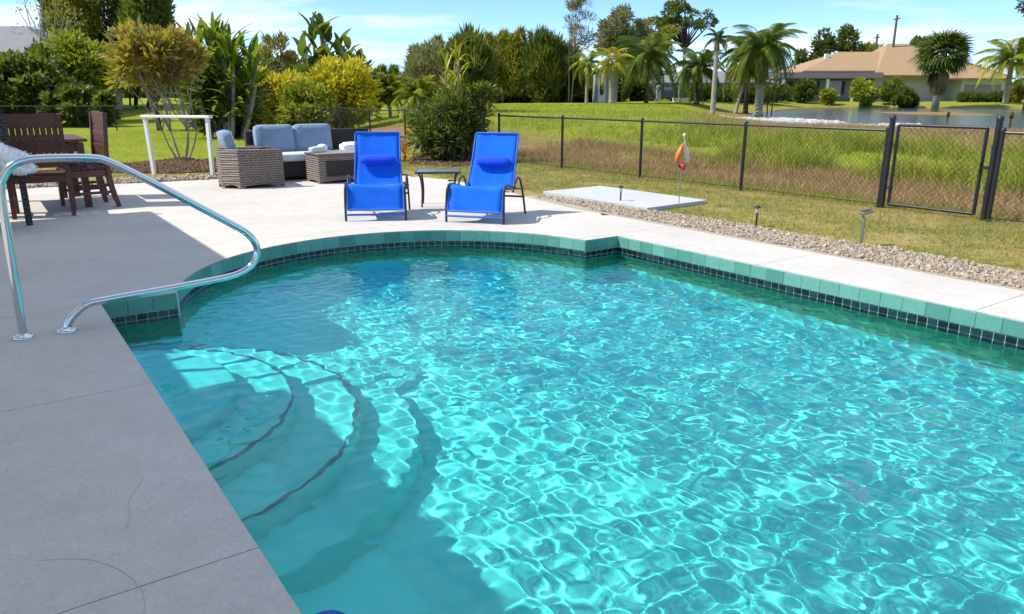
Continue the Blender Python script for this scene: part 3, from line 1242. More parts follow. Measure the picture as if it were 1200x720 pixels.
FV = 9.83
fence_line([W(u, FV) for u in (-14.55, -12.25, -9.98, -7.72, -5.44)], 'black chain-link fence running from the gate to the rounded dark shrub', closed_ends=(True, True))
fence_line([W(u, FV - .06) for u in (-4.04, -1.8, 0.5, 2.8)], 'black chain-link fence section to the right of the gate', top=1.07)
fence_line([W(u, FV) for u in np.arange(-33.0, -14.7, 2.3)] + [W(-14.72, FV)], 'black chain-link fence behind the loungers and yellow bush', p=0.1, bottom=False, closed_ends=(True, False))
PL_ = W(-33.05, FV)
fence_line([Vector((PL_.x - 0.1, PL_.y + .1, 0))] + [Vector((PL_.x - t, PL_.y + .1 + t * .03, 0)) for t in (3, 6, 9, 12, 15)], 'black chain-link fence far behind the dining table', p=0.12, bottom=False, closed_ends=(False, True))


def build_gate():
    """gate leaf between its two thick posts"""
    for u, h, lab in ((-5.40, 1.17, 'thick black hinge post at the left side of the gate'), (-4.12, 1.19, 'thick black latch post at the right side of the gate')):
        q = W(u, FV)
        t = thing('gate_post', lab, 'gate post', q)
        bm = bmesh.new()
        add_tube(bm, [(0, 0, -.1), (0, 0, h)], 0.036, 12)
        link('post_tube', bm_mesh('post_tube', bm, M_black, True, 40), t)
        bm = bmesh.new()
        add_lathe(bm, [(0.042, h - .02), (0.042, h + .008), (.03, h + .03), (.003, h + .042)], 12)
        link('post_cap', bm_mesh('post_cap', bm, M_black, True, 40), t)
        for z in (0.25, 0.85):
            bm = bmesh.new()
            add_tube(bm, [(0, 0, z), (0, 0, z + .03)], 0.042, 12)
            link('band', bm_mesh('band', bm, M_black, True, 40), t)
    a, b = W(-5.33, FV), W(-4.22, FV)
    L_ = (b - a).length
    root = thing('chain_link_gate', 'single black chain-link gate leaf between two thick posts', 'gate', a, A0)
    zt = 1.08
    for nm, p0, p1, r in (('stile', (0.02, 0, .05), (0.02, 0, zt), .021), ('stile', (L_ - .02, 0, .05), (L_ - .02, 0, zt), .021), ('rail', (0.02, 0, zt), (L_ - .02, 0, zt), .019), ('rail', (0.02, 0, .06), (L_ - .02, 0, .06), .019)):
        bm = bmesh.new(); add_tube(bm, [p0, p1], r, 10)
        link(nm, bm_mesh(nm, bm, M_black, True, 40), root)
    link('chain_link_mesh', chain_mesh(L_ - .06, zt - .09, M_black), root, loc=(.03, 0, .075))
    for z in (.28, .82):
        bm = bmesh.new(); add_tube(bm, [(-.075, 0, z), (.02, 0, z)], .012, 6); add_tube(bm, [(0.02, 0, z - .03), (0.02, 0, z + .03)], .027, 8)
        link('hinge', bm_mesh('hinge', bm, M_black), root)
    bm = bmesh.new()
    add_box(bm, (L_ + .02, 0, .62), (.09, .05, .035)); add_tube(bm, [(L_ - .02, -.03, .56), (L_ - .02, -.03, .68)], .01, 6)
    link('latch', bm_mesh('latch', bm, M_black), root)


build_gate()


# ------------------------------------------------------------------ handrail
def build_rail():
    u0 = -5.38
    base = W(u0, 0.062)
    root = thing('pool_handrail', 'polished stainless steel handrail looping from the deck over the pool corner', 'handrail', base, math.atan2(VY, VX))
    pts = [(0.0, 0.0), (0.005, 0.30), (0.012, 0.62), (0.02, 0.90), (0.045, 0.985), (0.10, 1.05), (0.20, 1.083), (0.38, 1.084), (0.53, 1.075), (0.60, 1.055), (0.72, 0.985), (0.95, 0.835),
           (1.31, 0.59), (1.41, 0.515), (1.465, 0.44), (1.475, 0.36), (1.43, 0.28), (1.345, 0.235), (1.22, 0.212), (0.87, 0.19), (0.50, 0.172), (0.375, 0.158), (0.295, 0.105), (0.25, 0.05), (0.235, 0.0)]
    bm = bmesh.new()
    P = smooth_path([(a, 0, b) for a, b in pts], 7)
    add_tube(bm, P, 0.024, 20)
    link('rail_tube', bm_mesh('rail_tube', bm, M_steel, True, 60), root)
    for x in (0.0, 0.235):
        bm = bmesh.new()
        add_lathe(bm, [(0.058, 0.001), (0.058, 0.008), (0.05, 0.017), (0.03, 0.022), (0.0255, 0.03)], 28)
        link('flange', bm_mesh('flange', bm, M_steel, True, 50), root, loc=(x, 0, 0))


build_rail()


# ------------------------------------------------------------------ sling loungers
def build_lounger(name='sling_lounger'):
    """x across, y towards the back, origin between the front feet"""
    root = thing(name, None, None)
    w = 0.355
    prof = [(-0.012, 0.135), (0.0, 0.16), (0.02, 0.24), (0.05, 0.33), (0.075, 0.39), (0.11, 0.425), (0.16, 0.43), (0.26, 0.405), (0.38, 0.37), (0.50, 0.345), (0.585, 0.345), (0.625, 0.37), (0.66, 0.43), (0.74, 0.60), (0.82, 0.77), (0.90, 0.93), (0.925, 0.985)]
    P = smooth_path([(0, a, b) for a, b in prof], 4)

    def width(t):
        return 0.325 - 0.055 * min(1, max(0, (t - 0.35) / .5))
    # the fabric: two skins joined at the rim, sagging between the side tubes
    def sling(i0, i1, nm, lift=0.0):
        n = i1 - i0
        nx = 10
        V = []; F = []
        for k in range(n + 1):
            i = i0 + k
            t = i / (len(P) - 1)
            d = (P[min(i + 1, len(P) - 1)] - P[max(i - 1, 0)]).normalized()
            nr = Vector((0, -d.z, d.y))
            if nr.y > 0: nr = -nr if abs(nr.z) < .6 and nr.y > 0 else nr
            for j in range(nx + 1):
                s = -1 + 2 * j / nx
                sag = -0.022 * (1 - s * s) * math.sin(math.pi * min(1, max(0, (k / n)))) ** .5
                wr = 0.006 * math.sin(9 * t * math.pi + 2.5 * s) * (1 - s * s) + .003 * math.sin(23 * t + 9 * s)
                q = P[i] + Vector((s * width(t), 0, 0)) + Vector((0, -d.z, d.y)) * (sag + wr + lift)
                V.append(q)
        for k in range(n):
            for j in range(nx):
                a = k * (nx + 1) + j
                F.append((a, a + 1, a + nx + 2, a + nx + 1))
        me = np_mesh(nm, V, F, M_blue, smooth=True)
        o = link(nm, me, root)
        md = o.modifiers.new('thick', 'SOLIDIFY'); md.thickness = 0.003
        return o
    nP = len(P)
    js = min(range(nP), key=lambda i: abs(P[i].y - 0.60))
    sling(1, js, 'seat_sling')
    sling(js, nP - 1, 'back_sling')
    for sx in (-1, 1):
        bm = bmesh.new()
        add_tube(bm, [Vector((sx * (width(i / (nP - 1)) + .012), P[i].y, P[i].z)) for i in range(0, nP, 2)] + [Vector((sx * (width(1) + .012), P[-1].y, P[-1].z))], 0.011, 8)
        link('side_tube', bm_mesh('side_tube', bm, M_blueframe, True, 50), root)
        # outer frame: front leg up, arm along, rear leg down
        bm = bmesh.new()
        X = sx * w
        add_tube(bm, smooth_path([(X, 0.0, 0.0), (X, 0.01, 0.18), (X - sx * .004, 0.035, 0.36), (X - sx * .006, 0.09, 0.425), (X - sx * .006, 0.2, 0.43), (X - sx * .004, 0.36, 0.40), (X - sx * .002, 0.50, 0.375)], 5), 0.0145, 10)
        link('front_leg', bm_mesh('front_leg', bm, M_darkmetal, True, 50), root)
        bm = bmesh.new()
        add_tube(bm, smooth_path([(X, 0.40, 0.33), (X + sx * .004, 0.47, 0.42), (X + sx * .006, 0.57, 0.475), (X + sx * .008, 0.67, 0.46), (X + sx * .012, 0.79, 0.30), (X + sx * .02, 0.90, 0.0)], 5), 0.013, 10)
        link('rear_leg', bm_mesh('rear_leg', bm, M_darkmetal, True, 50), root)
        bm = bmesh.new()
        add_tube(bm, [(X * .95, 0.55, 0.35), (X + sx * .022, 0.80, 0.33)], 0.010, 8)
        link('side_brace', bm_mesh('side_brace', bm, M_darkmetal, True, 50), root)
    for nm, y, z, hw, m in (('foot_bar', -0.004, 0.075, 0.35, M_blueframe), ('front_bar', -0.012, 0.135, 0.325, M_blueframe), ('head_bar', 0.928, 0.99, 0.275, M_blueframe), ('rear_bar', 0.86, 0.22, 0.375, M_darkmetal)):
        bm = bmesh.new(); add_tube(bm, [(-hw, y, z), (hw, y, z)], 0.0125, 10)
        link(nm, bm_mesh(nm, bm, m, True, 50), root)
    # head pillow: a flat bolster strapped round the back
    bm = bmesh.new()
    c = Vector((0, 0.745, 0.655))
    n = 16
    rings = []
    for k in range(13):
        t = -1 + 2 * k / 12
        s = (1 - abs(t) ** 6) ** 0.5 * 0.98 + 0.02
        rings.append([bm.verts.new(c + Vector((t * 0.235, 0, 0)) + Vector((0, -0.9, 0.44)) * (0.042 * s * math.cos(2 * math.pi * a / n) + .02) + Vector((0, .44, .9)) * (0.062 * s * math.sin(2 * math.pi * a / n))) for a in range(n)])
    for a, b in zip(rings, rings[1:]):
        for k in range(n): bm.faces.new((a[k], a[(k + 1) % n], b[(k + 1) % n], b[k]))
    bm.faces.new(rings[0]); bm.faces.new(rings[-1])
    pil = link('pillow', bm_mesh('pillow', bm, M_bluepad, True), root)
    for sx in (-1, 1):
        bm = bmesh.new()
        add_bar(bm, c + Vector((sx * .21, -.03, .05)), c + Vector((sx * .225, .02, .075)), .02, .004)
        link('strap', bm_mesh('strap', bm, M_bluepad), pil)
    return root


M_blueframe = mat_simple('blue_enamel', (0.02, 0.12, 0.50), 0.4)
l1 = build_lounger()
l1.location = (-1.63, 8.96, 0.001); l1.rotation_euler = (0, 0, R(6))
tag(l1, 'blue sling lounge chair standing left of the small side table', 'lounge chair', 'blue sling loungers facing the pool')
l2 = copy_tree(l1)
l2.location = (-0.44, 8.78, 0.001); l2.rotation_euler = (0, 0, R(-16))
l2['label'] = 'blue sling lounge chair right of the side table, in front of the rounded dark shrub'


def build_side_table():
    c = (W(-9.1, 5.35))
    root = thing('side_table', 'small dark metal side table between the two blue loungers', 'side table', (-1.0, 10.3, 0), R(4))
    bm = bmesh.new(); add_box(bm, (0, 0, 0.468), (0.58, 0.46, 0.012)); bevel(bm, 0.003)
    link('table_top', bm_mesh('table_top', bm, M_glassgrey), root)
    bm = bmesh.new()
    for a, b in (((-.29, -.24), (.29, -.24)), ((.29, -.24), (.29, .24)), ((.29, .24), (-.29, .24)), ((-.29, .24), (-.29, -.24))):
        add_tube(bm, [(a[0], a[1], .462), (b[0], b[1], .462)], .014, 8)
    link('rim', bm_mesh('rim', bm, M_darkmetal, True, 50), root)
    for sx, sy in ((-1, -1), (1, -1), (1, 1), (-1, 1)):
        bm = bmesh.new(); add_tube(bm, smooth_path([(sx * .27, sy * .22, .455), (sx * .235, sy * .19, .40), (sx * .215, sy * .18, .22), (sx * .225, sy * .19, 0)], 4), .0125, 8)
        link('leg', bm_mesh('leg', bm, M_darkmetal, True, 50), root)


M_glassgrey = mat_simple('frosted_table_glass', (0.16, 0.18, 0.18), 0.2)
build_side_table()


# ------------------------------------------------------------------ wicker set
def panel(pts, y0, y1, mat, name, root, bev=0.012, m=None):
    """outline in (x, z) extruded from y0 to y1"""
    bm = bmesh.new()
    a = [bm.verts.new((p[0], y0, p[1])) for p in pts]
    b = [bm.verts.new((p[0], y1, p[1])) for p in pts]
    n = len(pts)
    for i in range(n): bm.faces.new((a[i], a[(i + 1) % n], b[(i + 1) % n], b[i]))
    for t in tessellate_polygon([[Vector((p[0], p[1], 0)) for p in pts]]):
        bm.faces.new([a[i] for i in t]); bm.faces.new([b[i] for i in reversed(t)])
    bmesh.ops.recalc_face_normals(bm, faces=bm.faces)
    if m is not None: bmesh.ops.transform(bm, matrix=m, verts=bm.verts)
    me = bm_mesh(name, bm, mat)
    o = link(name, me, root)
    md = o.modifiers.new('bevel', 'BEVEL'); md.width = bev; md.segments = 2; md.limit_method = 'ANGLE'
    return o


def arch(x0, x1, h0, h1, z=0.0, foot=0.07, rise=0.055):
    """panel outline with two feet and a shallow arch between them"""
    pts = [(x0, z), (x0 + foot * .7, z)]
    for k in range(7):
        t = k / 6
        pts.append((x0 + foot + (x1 - x0 - 2 * foot) * t, z + rise * (0.55 + 0.45 * math.sin(math.pi * t))))
    pts += [(x1 - foot * .7, z), (x1, z), (x1, h1), (x0, h0)]
    return pts


def build_armchair():
    """faces +x (local); chamfered back corners"""
    C0 = G(283, 221.8)
    root = thing('wicker_armchair', 'brown wicker armchair with grey cushions beside the white frame', 'armchair', C0, R(31))
    # arm panel towards the camera runs along +x from the corner
    panel(arch(0.0, 0.70, 0.62, 0.60), 0.0, 0.09, M_wicker, 'arm', root)
    m = Matrix.Translation((0, 0.74, 0))
    panel(arch(0.0, 0.70, 0.62, 0.60), 0.0, 0.09, M_wicker, 'arm', root, m=m)
    # chamfered panels and back
    mc = Matrix.Rotation(R(133), 4, 'Z')
    panel(arch(0.004, 0.36, 0.62, 0.66), -0.07, 0.0, M_wicker, 'back_corner', root, m=mc)
    mc2 = Matrix.Translation((-0.245, 0.57, 0)) @ Matrix.Rotation(R(47), 4, 'Z')
    panel(arch(0.004, 0.36, 0.66, 0.62), -0.07, 0.0, M_wicker, 'back_corner', root, m=mc2)
    mb = Matrix.Translation((-0.24, 0.26, 0)) @ Matrix.Rotation(R(90), 4, 'Z')
    panel(arch(0.0, 0.31, 0.66, 0.66), -0.07, 0.0, M_wicker, 'back', root, m=mb)
    bm = bmesh.new(); add_box(bm, (0.30, 0.415, 0.20), (0.72, 0.62, 0.24)); bevel(bm, .01)
    link('seat_base', bm_mesh('seat_base', bm, M_wicker), root)
    link('seat_cushion', soft_box('seat_cushion', (0.66, 0.62, 0.14), M_piping, puff=.15), root, loc=(0.34, 0.415, 0.40))
    bc = link('back_cushion', soft_box('back_cushion', (0.16, 0.58, 0.52), M_cushion, puff=.25), root, loc=(-0.06, 0.415, 0.65), rot=(0, R(-14), 0))
    for s in (-1, 1):
        bm = bmesh.new()
        add_tube(bm, smooth_path([(0.065 * 1, s * .285, -.24), (0.065, s * .285, .24)], 2), .007, 6)
        link('piping', bm_mesh('piping', bm, M_piping), bc)


build_armchair()


def build_sofa():
    """faces +u; local x along v, y towards the back (-u)"""
    base = W(-13.12, 3.95)
    root = thing('wicker_sofa', 'dark wicker sofa with two slate blue back cushions', 'sofa', base, math.atan2(VY, VX))
    Lw = 2.35
    panel(arch(0.0, 0.74, 0.60, 0.60), 0, .1, M_wicker_dark, 'arm', root, m=Matrix.Rotation(R(90), 4, 'Z') @ Matrix.Translation((0, -.1, 0)))
    panel(arch(0.0, 0.74, 0.60, 0.60), 0, .1, M_wicker_dark, 'arm', root, m=Matrix.Translation((Lw, 0, 0)) @ Matrix.Rotation(R(90), 4, 'Z'))
    panel([(0, .05), (Lw, .05), (Lw, .84), (0, .84)], .74, .84, M_wicker_dark, 'back', root)
    bm = bmesh.new(); add_box(bm, (Lw / 2, .39, .20), (Lw - .2, .66, .26)); bevel(bm, .01)
    link('seat_base', bm_mesh('seat_base', bm, M_wicker_dark), root)
    link('seat_cushion', soft_box('seat_cushion', (1.38, .66, .14), M_piping, puff=.1), root, loc=(0.82, .36, .40))
    link('seat_cushion', soft_box('seat_cushion', (.70, .66, .14), M_piping, puff=.1), root, loc=(1.87, .36, .40))
    for i in range(2):
        c = link('back_cushion', soft_box('back_cushion', (.70, .20, .50), M_cushion, puff=.35), root, loc=(0.46 + i * .71, .62, .69), rot=(R(-10), 0, 0))
        bm = bmesh.new()
        lp = []
        for k in range(40):
            a = 2 * math.pi * k / 40
            ca, sa = math.cos(a), math.sin(a)
            e = 0.22
            lp.append((0.345 * math.copysign(abs(ca) ** e, ca), -0.045, 0.245 * math.copysign(abs(sa) ** e, sa)))
        lp.append(lp[0])
        add_tube(bm, lp, .0085, 6, cap=False)
        link('piping', bm_mesh('piping', bm, M_piping, True), c)
    for x, y in ((.06, .06), (Lw - .06, .06), (.06, .78), (Lw - .06, .78)):
        bm = bmesh.new(); add_box(bm, (x, y, .03), (.06, .06, .06))
        link('foot', bm_mesh('foot', bm, M_wicker_dark), root)
    # things lying on it
    t = thing('folded_towel', 'white rolled towel lying on the right seat of the dark wicker sofa', 'towel', root.matrix_basis @ Vector((1.83, .28, .475)), math.atan2(VY, VX))
    for i, (y, z, s) in enumerate(((0, .055, .5), (.02, .10, .42))):
        link('towel_roll' if i == 0 else 'towel_fold', soft_box('towel', (s, .26 - .05 * i, .11 - .04 * i), M_whitecloth, puff=.3), t, loc=(0.02 * i, y, z))


build_sofa()


def build_coffee_table():
    base = W(-12.38, 4.69)
    root = thing('wicker_coffee_table', 'grey brown wicker coffee table in front of the sofa', 'coffee table', base, math.atan2(VY, VX))
    Lw, D, H = 1.05, 0.62, 0.47
    o = panel(arch(0, Lw, H, H, rise=.04), 0, .05, M_wicker, 'front_panel', root)
    panel(arch(0, Lw, H, H, rise=.04), D - .05, D, M_wicker, 'back_panel', root)
    mm = Matrix.Rotation(R(90), 4, 'Z')
    panel(arch(0.05, D - .05, H, H, rise=.04), -.05, 0.0, M_wicker, 'end_panel', root, m=mm)
    panel(arch(0.05, D - .05, H, H, rise=.04), -.05, 0.0, M_wicker, 'end_panel', root, m=Matrix.Translation((Lw - .05, 0, 0)) @ mm)
    bm = bmesh.new(); add_box(bm, (Lw / 2, -.004, .25), (Lw - .26, .012, .26)); bevel(bm, .003)
    link('dark_inset', bm_mesh('dark_inset', bm, M_wicker_dark), root)
    bm = bmesh.new(); add_box(bm, (Lw / 2, D / 2, H + .016), (Lw + .02, D + .02, .03)); bevel(bm, .006)
    link('table_top', bm_mesh('table_top', bm, M_wicker), root)
    t = thing('rolled_cloth', 'small grey and white rolled cloth on the coffee table', 'cloth', root.matrix_basis @ Vector((.12, .36, H + .032)), R(60))
    link('cloth_roll', soft_box('cloth_roll', (.30, .11, .09), M_piping, puff=.3), t, loc=(0, 0, .045))
    link('cloth_end', soft_box('cloth_end', (.12, .14, .11), M_whitecloth, puff=.4), t, loc=(.16, .02, .06))


build_coffee_table()


# ------------------------------------------------------------------ dining set
def build_dining_chair(name='dining_chair'):
    """origin between the rear feet on the ground; seat extends along -y, back at y = 0 leaning to +y"""
    root = thing(name, None, None)
    w = 0.28
    for sx in (-1, 1):
        bm = bmesh.new()
        pts = smooth_path([(sx * w, .07, 0), (sx * w, .02, .22), (sx * w, 0, .42), (sx * w, .008, .62), (sx * w, .045, 1.02)], 4)
        for a, b in zip(pts, pts[1:]): add_bar(bm, a, b + (b - a) * .12, .045, .05, Vector((0, 1, 0)))
        link('rear_leg', bm_mesh('rear_leg', bm, M_wood), root)
        bm = bmesh.new(); add_bar(bm, (sx * (w - .005), -.45, 0), (sx * (w - .005), -.44, .42), .045)
        link('front_leg', bm_mesh('front_leg', bm, M_wood), root)
        bm = bmesh.new(); add_bar(bm, (sx * (w - .01), -.43, .38), (sx * (w - .01), -.01, .38), .025, .07)
        link('side_rail', bm_mesh('side_rail', bm, M_wood), root)
    for nm, z, h in (('top_rail', .965, .13), ('middle_rail', .80, .05), ('middle_rail', .665, .04), ('lower_rail', .52, .05)):
        y = .01 + (z - .62) * .09 if z > .62 else .012
        bm = bmesh.new(); add_box(bm, (0, y, z), (2 * w - .04, .024, h)); bevel(bm, .003)
        link(nm, bm_mesh(nm, bm, M_wood), root)
    me = None
    for i in range(9):
        x = -.225 + i * .05625
        for z0, z1 in ((.82, .90), (.68, .78), (.54, .65)):
            y0 = .01 + (z0 - .62) * .09 if z0 > .62 else .012
            y1 = .01 + (z1 - .62) * .09
            bm = bmesh.new(); add_bar(bm, (x, y0, z0), (x, y1, z1), .049, .012, Vector((0, 1, 0)))
            link('back_slat', bm_mesh('back_slat', bm, M_wood), root)
    for i in range(6):
        bm = bmesh.new(); add_box(bm, (0, -.42 + i * .078, .43), (2 * w - .03, .066, .02)); bevel(bm, .003)
        link('seat_slat', bm_mesh('seat_slat', bm, M_wood), root)
    for y in (-.435, 0.0):
        bm = bmesh.new(); add_box(bm, (0, y, .38), (2 * w - .05, .024, .07))
        link('apron', bm_mesh('apron', bm, M_wood), root)
    for sx in (-1, 1):
        bm = bmesh.new(); add_bar(bm, (sx * w, -.445, .17), (sx * w, .03, .17), .024, .03)
        link('stretcher', bm_mesh('stretcher', bm, M_wood), root)
    return root


ch = build_dining_chair()
GRP = 'dark wooden dining chairs round the outdoor table'
mid = (G(17, 256) + G(88, 252)) / 2
ch.location = (mid.x, mid.y, .001); ch.scale = (1.12, 1.05, 1.2)
CHA = mid
# its back faces the camera, the seat points away from it
ch.rotation_euler = (0, 0, R(210))
tag(ch, 'dark wooden dining chair seen from behind, nearest the handrail', 'dining chair', GRP)
for (u, v, rz, lab) in ((-11.66, 1.36, -47, 'dark wooden dining chair at the right side of the table, nearer one'),
                        (-12.55, 1.46, -52, 'dark wooden dining chair at the right side of the table, farther one')):
    c = copy_tree(ch)
    c.location = W(u, v, .001)
    c.scale = (1.02, 1.05, 1.2)
    c.rotation_euler = (0, 0, R(rz))
    tag(c, lab)


def build_dining_table():
    root = thing('dining_table', 'dark wooden outdoor dining table surrounded by slatted chairs', 'dining table', W(-12.25, .62), A0)
    root.scale = (1, 1, 1.2)
    Lx, Ly = 1.55, 1.2
    n = 8
    for i in range(n):
        bm = bmesh.new(); add_box(bm, (0, -Ly / 2 + (i + .5) * Ly / n, .735), (Lx, Ly / n - .008, .03)); bevel(bm, .003)
        link('top_plank', bm_mesh('top_plank', bm, M_wood), root)
    for sx in (-1, 1):
        for sy in (-1, 1):
            bm = bmesh.new(); add_bar(bm, (sx * (Lx / 2 - .09), sy * (Ly / 2 - .09), 0), (sx * (Lx / 2 - .09), sy * (Ly / 2 - .09), .71), .085)
            link('leg', bm_mesh('leg', bm, M_wood), root)
    for sx in (-1, 1):
        bm = bmesh.new(); add_box(bm, (sx * (Lx / 2 - .09), 0, .66), (.03, Ly - .2, .09)); link('apron', bm_mesh('apron', bm, M_wood), root)
        bm = bmesh.new(); add_box(bm, (0, sx * (Ly / 2 - .09), .66), (Lx - .2, .03, .09)); link('apron', bm_mesh('apron', bm, M_wood), root)


build_dining_table()


def build_throw():
    """dark bench end at the left margin with a fluffy white throw on it"""
    q = AT(8, 190, 8.45)
    root = thing('dark_armchair', 'dark outdoor armchair cut off by the left edge of the photo', 'armchair', (q.x - .30, q.y, 0.001), R(-20))
    bm = bmesh.new(); add_box(bm, (.03, 0, .60), (.74, .6, .12)); bevel(bm, .012); link('seat', bm_mesh('seat', bm, M_wicker_dark), root)
    bm = bmesh.new(); add_box(bm, (-.12, .30, .90), (.40, .07, .62)); bevel(bm, .012); link('backrest', bm_mesh('backrest', bm, M_wicker_dark), root)
    for sx in (-1, 1):
        for y in (-.26, .28):
            bm = bmesh.new(); add_bar(bm, (-.05 + sx * .28, y, 0), (-.05 + sx * .28, y, .55), .05); link('leg', bm_mesh('leg', bm, M_wicker_dark), root)
    # throw: a lumpy core covered with pale tufts
    t = thing('fluffy_throw', 'fluffy white throw heaped on the dark armchair at the left edge', 'throw', (q.x - .06, q.y - .05, .66), 0)
    bm = bmesh.new()
    bmesh.ops.create_icosphere(bm, subdivisions=4, radius=1)
    for v in bm.verts:
        d = v.co.copy()
        k = 1 + .10 * math.sin(5 * d.x + 1) * math.cos(6 * d.y) + .08 * math.sin(9 * d.z + 4 * d.x)
        v.co = Vector((d.x * .33, d.y * .22, max(d.z, -.5) * .15 + .13 - .11 * d.x)) * k
    core = bm_mesh('core', bm, M_whitecloth, True)
    link('throw_body', core, t)
    co = np.array([v.co[:] for v in core.vertices]); nn = np.array([v.normal[:] for v in core.vertices])
    i = rng.integers(0, len(co), 9000)
    P = co[i] + rng.normal(0, .006, (9000, 3))
    dirs = nn[i] + rng.normal(0, .55, (9000, 3)); dirs /= np.linalg.norm(dirs, axis=1)[:, None]
    side = np.cross(dirs, rng.normal(size=(9000, 3))); side /= np.linalg.norm(side, axis=1)[:, None]
    l = rng.uniform(.010, .030, (9000, 1))
    V = np.stack([P - side * .0035, P + side * .0035, P + dirs * l + side * .001 + [0, 0, -.006], P + dirs * l - side * .001 + [0, 0, -.006]], 1)
    F = np.arange(9000 * 4).reshape(-1, 4)
    link('pile', np_mesh('pile', V.reshape(-1, 3), F, M_whitecloth), t, 'stuff')


build_throw()


def build_white_frame():
    a = G(182.5, 205); 
    b = Vector((a.x + 1.22, a.y - .35, 0))
    root = thing('white_rack', 'white rack of a thin top bar on two legs behind the paving', 'frame', (a.x, a.y, 0), math.atan2(b.y - a.y, b.x - a.x))
    L_ = (b - a).length
    bm = bmesh.new(); add_box(bm, (L_ / 2 - .02, 0, 1.075), (L_ + .22, .12, .045)); bevel(bm, .006); link('top_bar', bm_mesh('top_bar', bm, M_white), root)
    for x in (-.03, L_):
        bm = bmesh.new(); add_bar(bm, (x + (.10 if x < 0 else 0) * 0, 0, 0.0), (x - .05 * (1 if x < 0 else -.2), 0, 1.05), .06, .06); link('leg', bm_mesh('leg', bm, M_white), root)


build_white_frame()

# ------------------------------------------------------------------ small things on the right
def build_slab():
    pts = [(-9.08, 6.93), (-9.12, 8.12), (-6.98, 8.19), (-6.92, 6.98)]
    bm = bmesh.new()
    add_prism(bm, [tuple(W(u, v)[:2]) for u, v in pts], -0.02, 0.055)
    o = link('concrete_pad', bm_mesh('concrete_pad', bm, mat_deck('pad_concrete', (0.40, 0.41, 0.42), (0.52, 0.53, 0.54))))
    tag(o, 'pale grey concrete pad lying on the grass behind the gravel', 'concrete pad')
    md = o.modifiers.new('bevel', 'BEVEL'); md.width = .006; md.segments = 2; md.limit_method = 'ANGLE'


build_slab()


def path_light(p, label, big=False, rz=0.0, h=0.24):
    root = thing('path_light', label, 'path light', p, rz, 'small path lights in the gravel border')
    bm = bmesh.new(); add_tube(bm, [(0, 0, -.03), (0, 0, h - .03)], .011 if not big else .014, 8); link('stake', bm_mesh('stake', bm, M_darkmetal if not big else M_zinc, True, 50), root)
    if not big:
        bm = bmesh.new(); add_lathe(bm, [(.012, h - .06), (.02, h - .05), (.022, h - .02), (.018, h)], 12); link('lens', bm_mesh('lens', bm, M_lens, True, 50), root)
        bm = bmesh.new(); add_lathe(bm, [(.034, h - .005), (.036, h + .005), (.02, h + .022), (.004, h + .028)], 14); link('cap', bm_mesh('cap', bm, M_darkmetal, True, 50), root)
    else:
        bm = bmesh.new()
        add_tube(bm, [(0.0, 0, h - .03), (-.02, 0, h + .01), (-.03, 0, h + .03)], .013, 8)
        link('elbow', bm_mesh('elbow', bm, M_zinc, True, 50), root)
        bm = bmesh.new()
        m = Matrix.Translation((0.015, 0, h + .035)) @ Matrix.Rotation(R(-8), 4, 'Y')
        add_box(bm, (0, 0, 0), (.125, .075, .028), m); bevel(bm, .006)
        link('lamp_head', bm_mesh('lamp_head', bm, M_zinc), root)
        bm = bmesh.new()
        add_box(bm, (0, 0, .016), (.10, .055, .004), m)
        link('solar_panel', bm_mesh('solar_panel', bm, M_black), root)
    return root


M_zinc = mat_simple('weathered_zinc', (0.30, 0.31, 0.33), 0.35, metal=0.8)
M_lens = mat_simple('frosted_lens', (0.5, 0.52, 0.52), 0.3)
path_light(W(-7.62, 7.16), 'thin dark path light in front of the grey concrete pad')
path_light(W(-5.39, 7.19), 'thin dark path light right of the wind spinner', h=.22)
path_light(W(-4.07, 7.12), 'larger grey path light with a flat head, nearest the gate', True, R(20), .30)


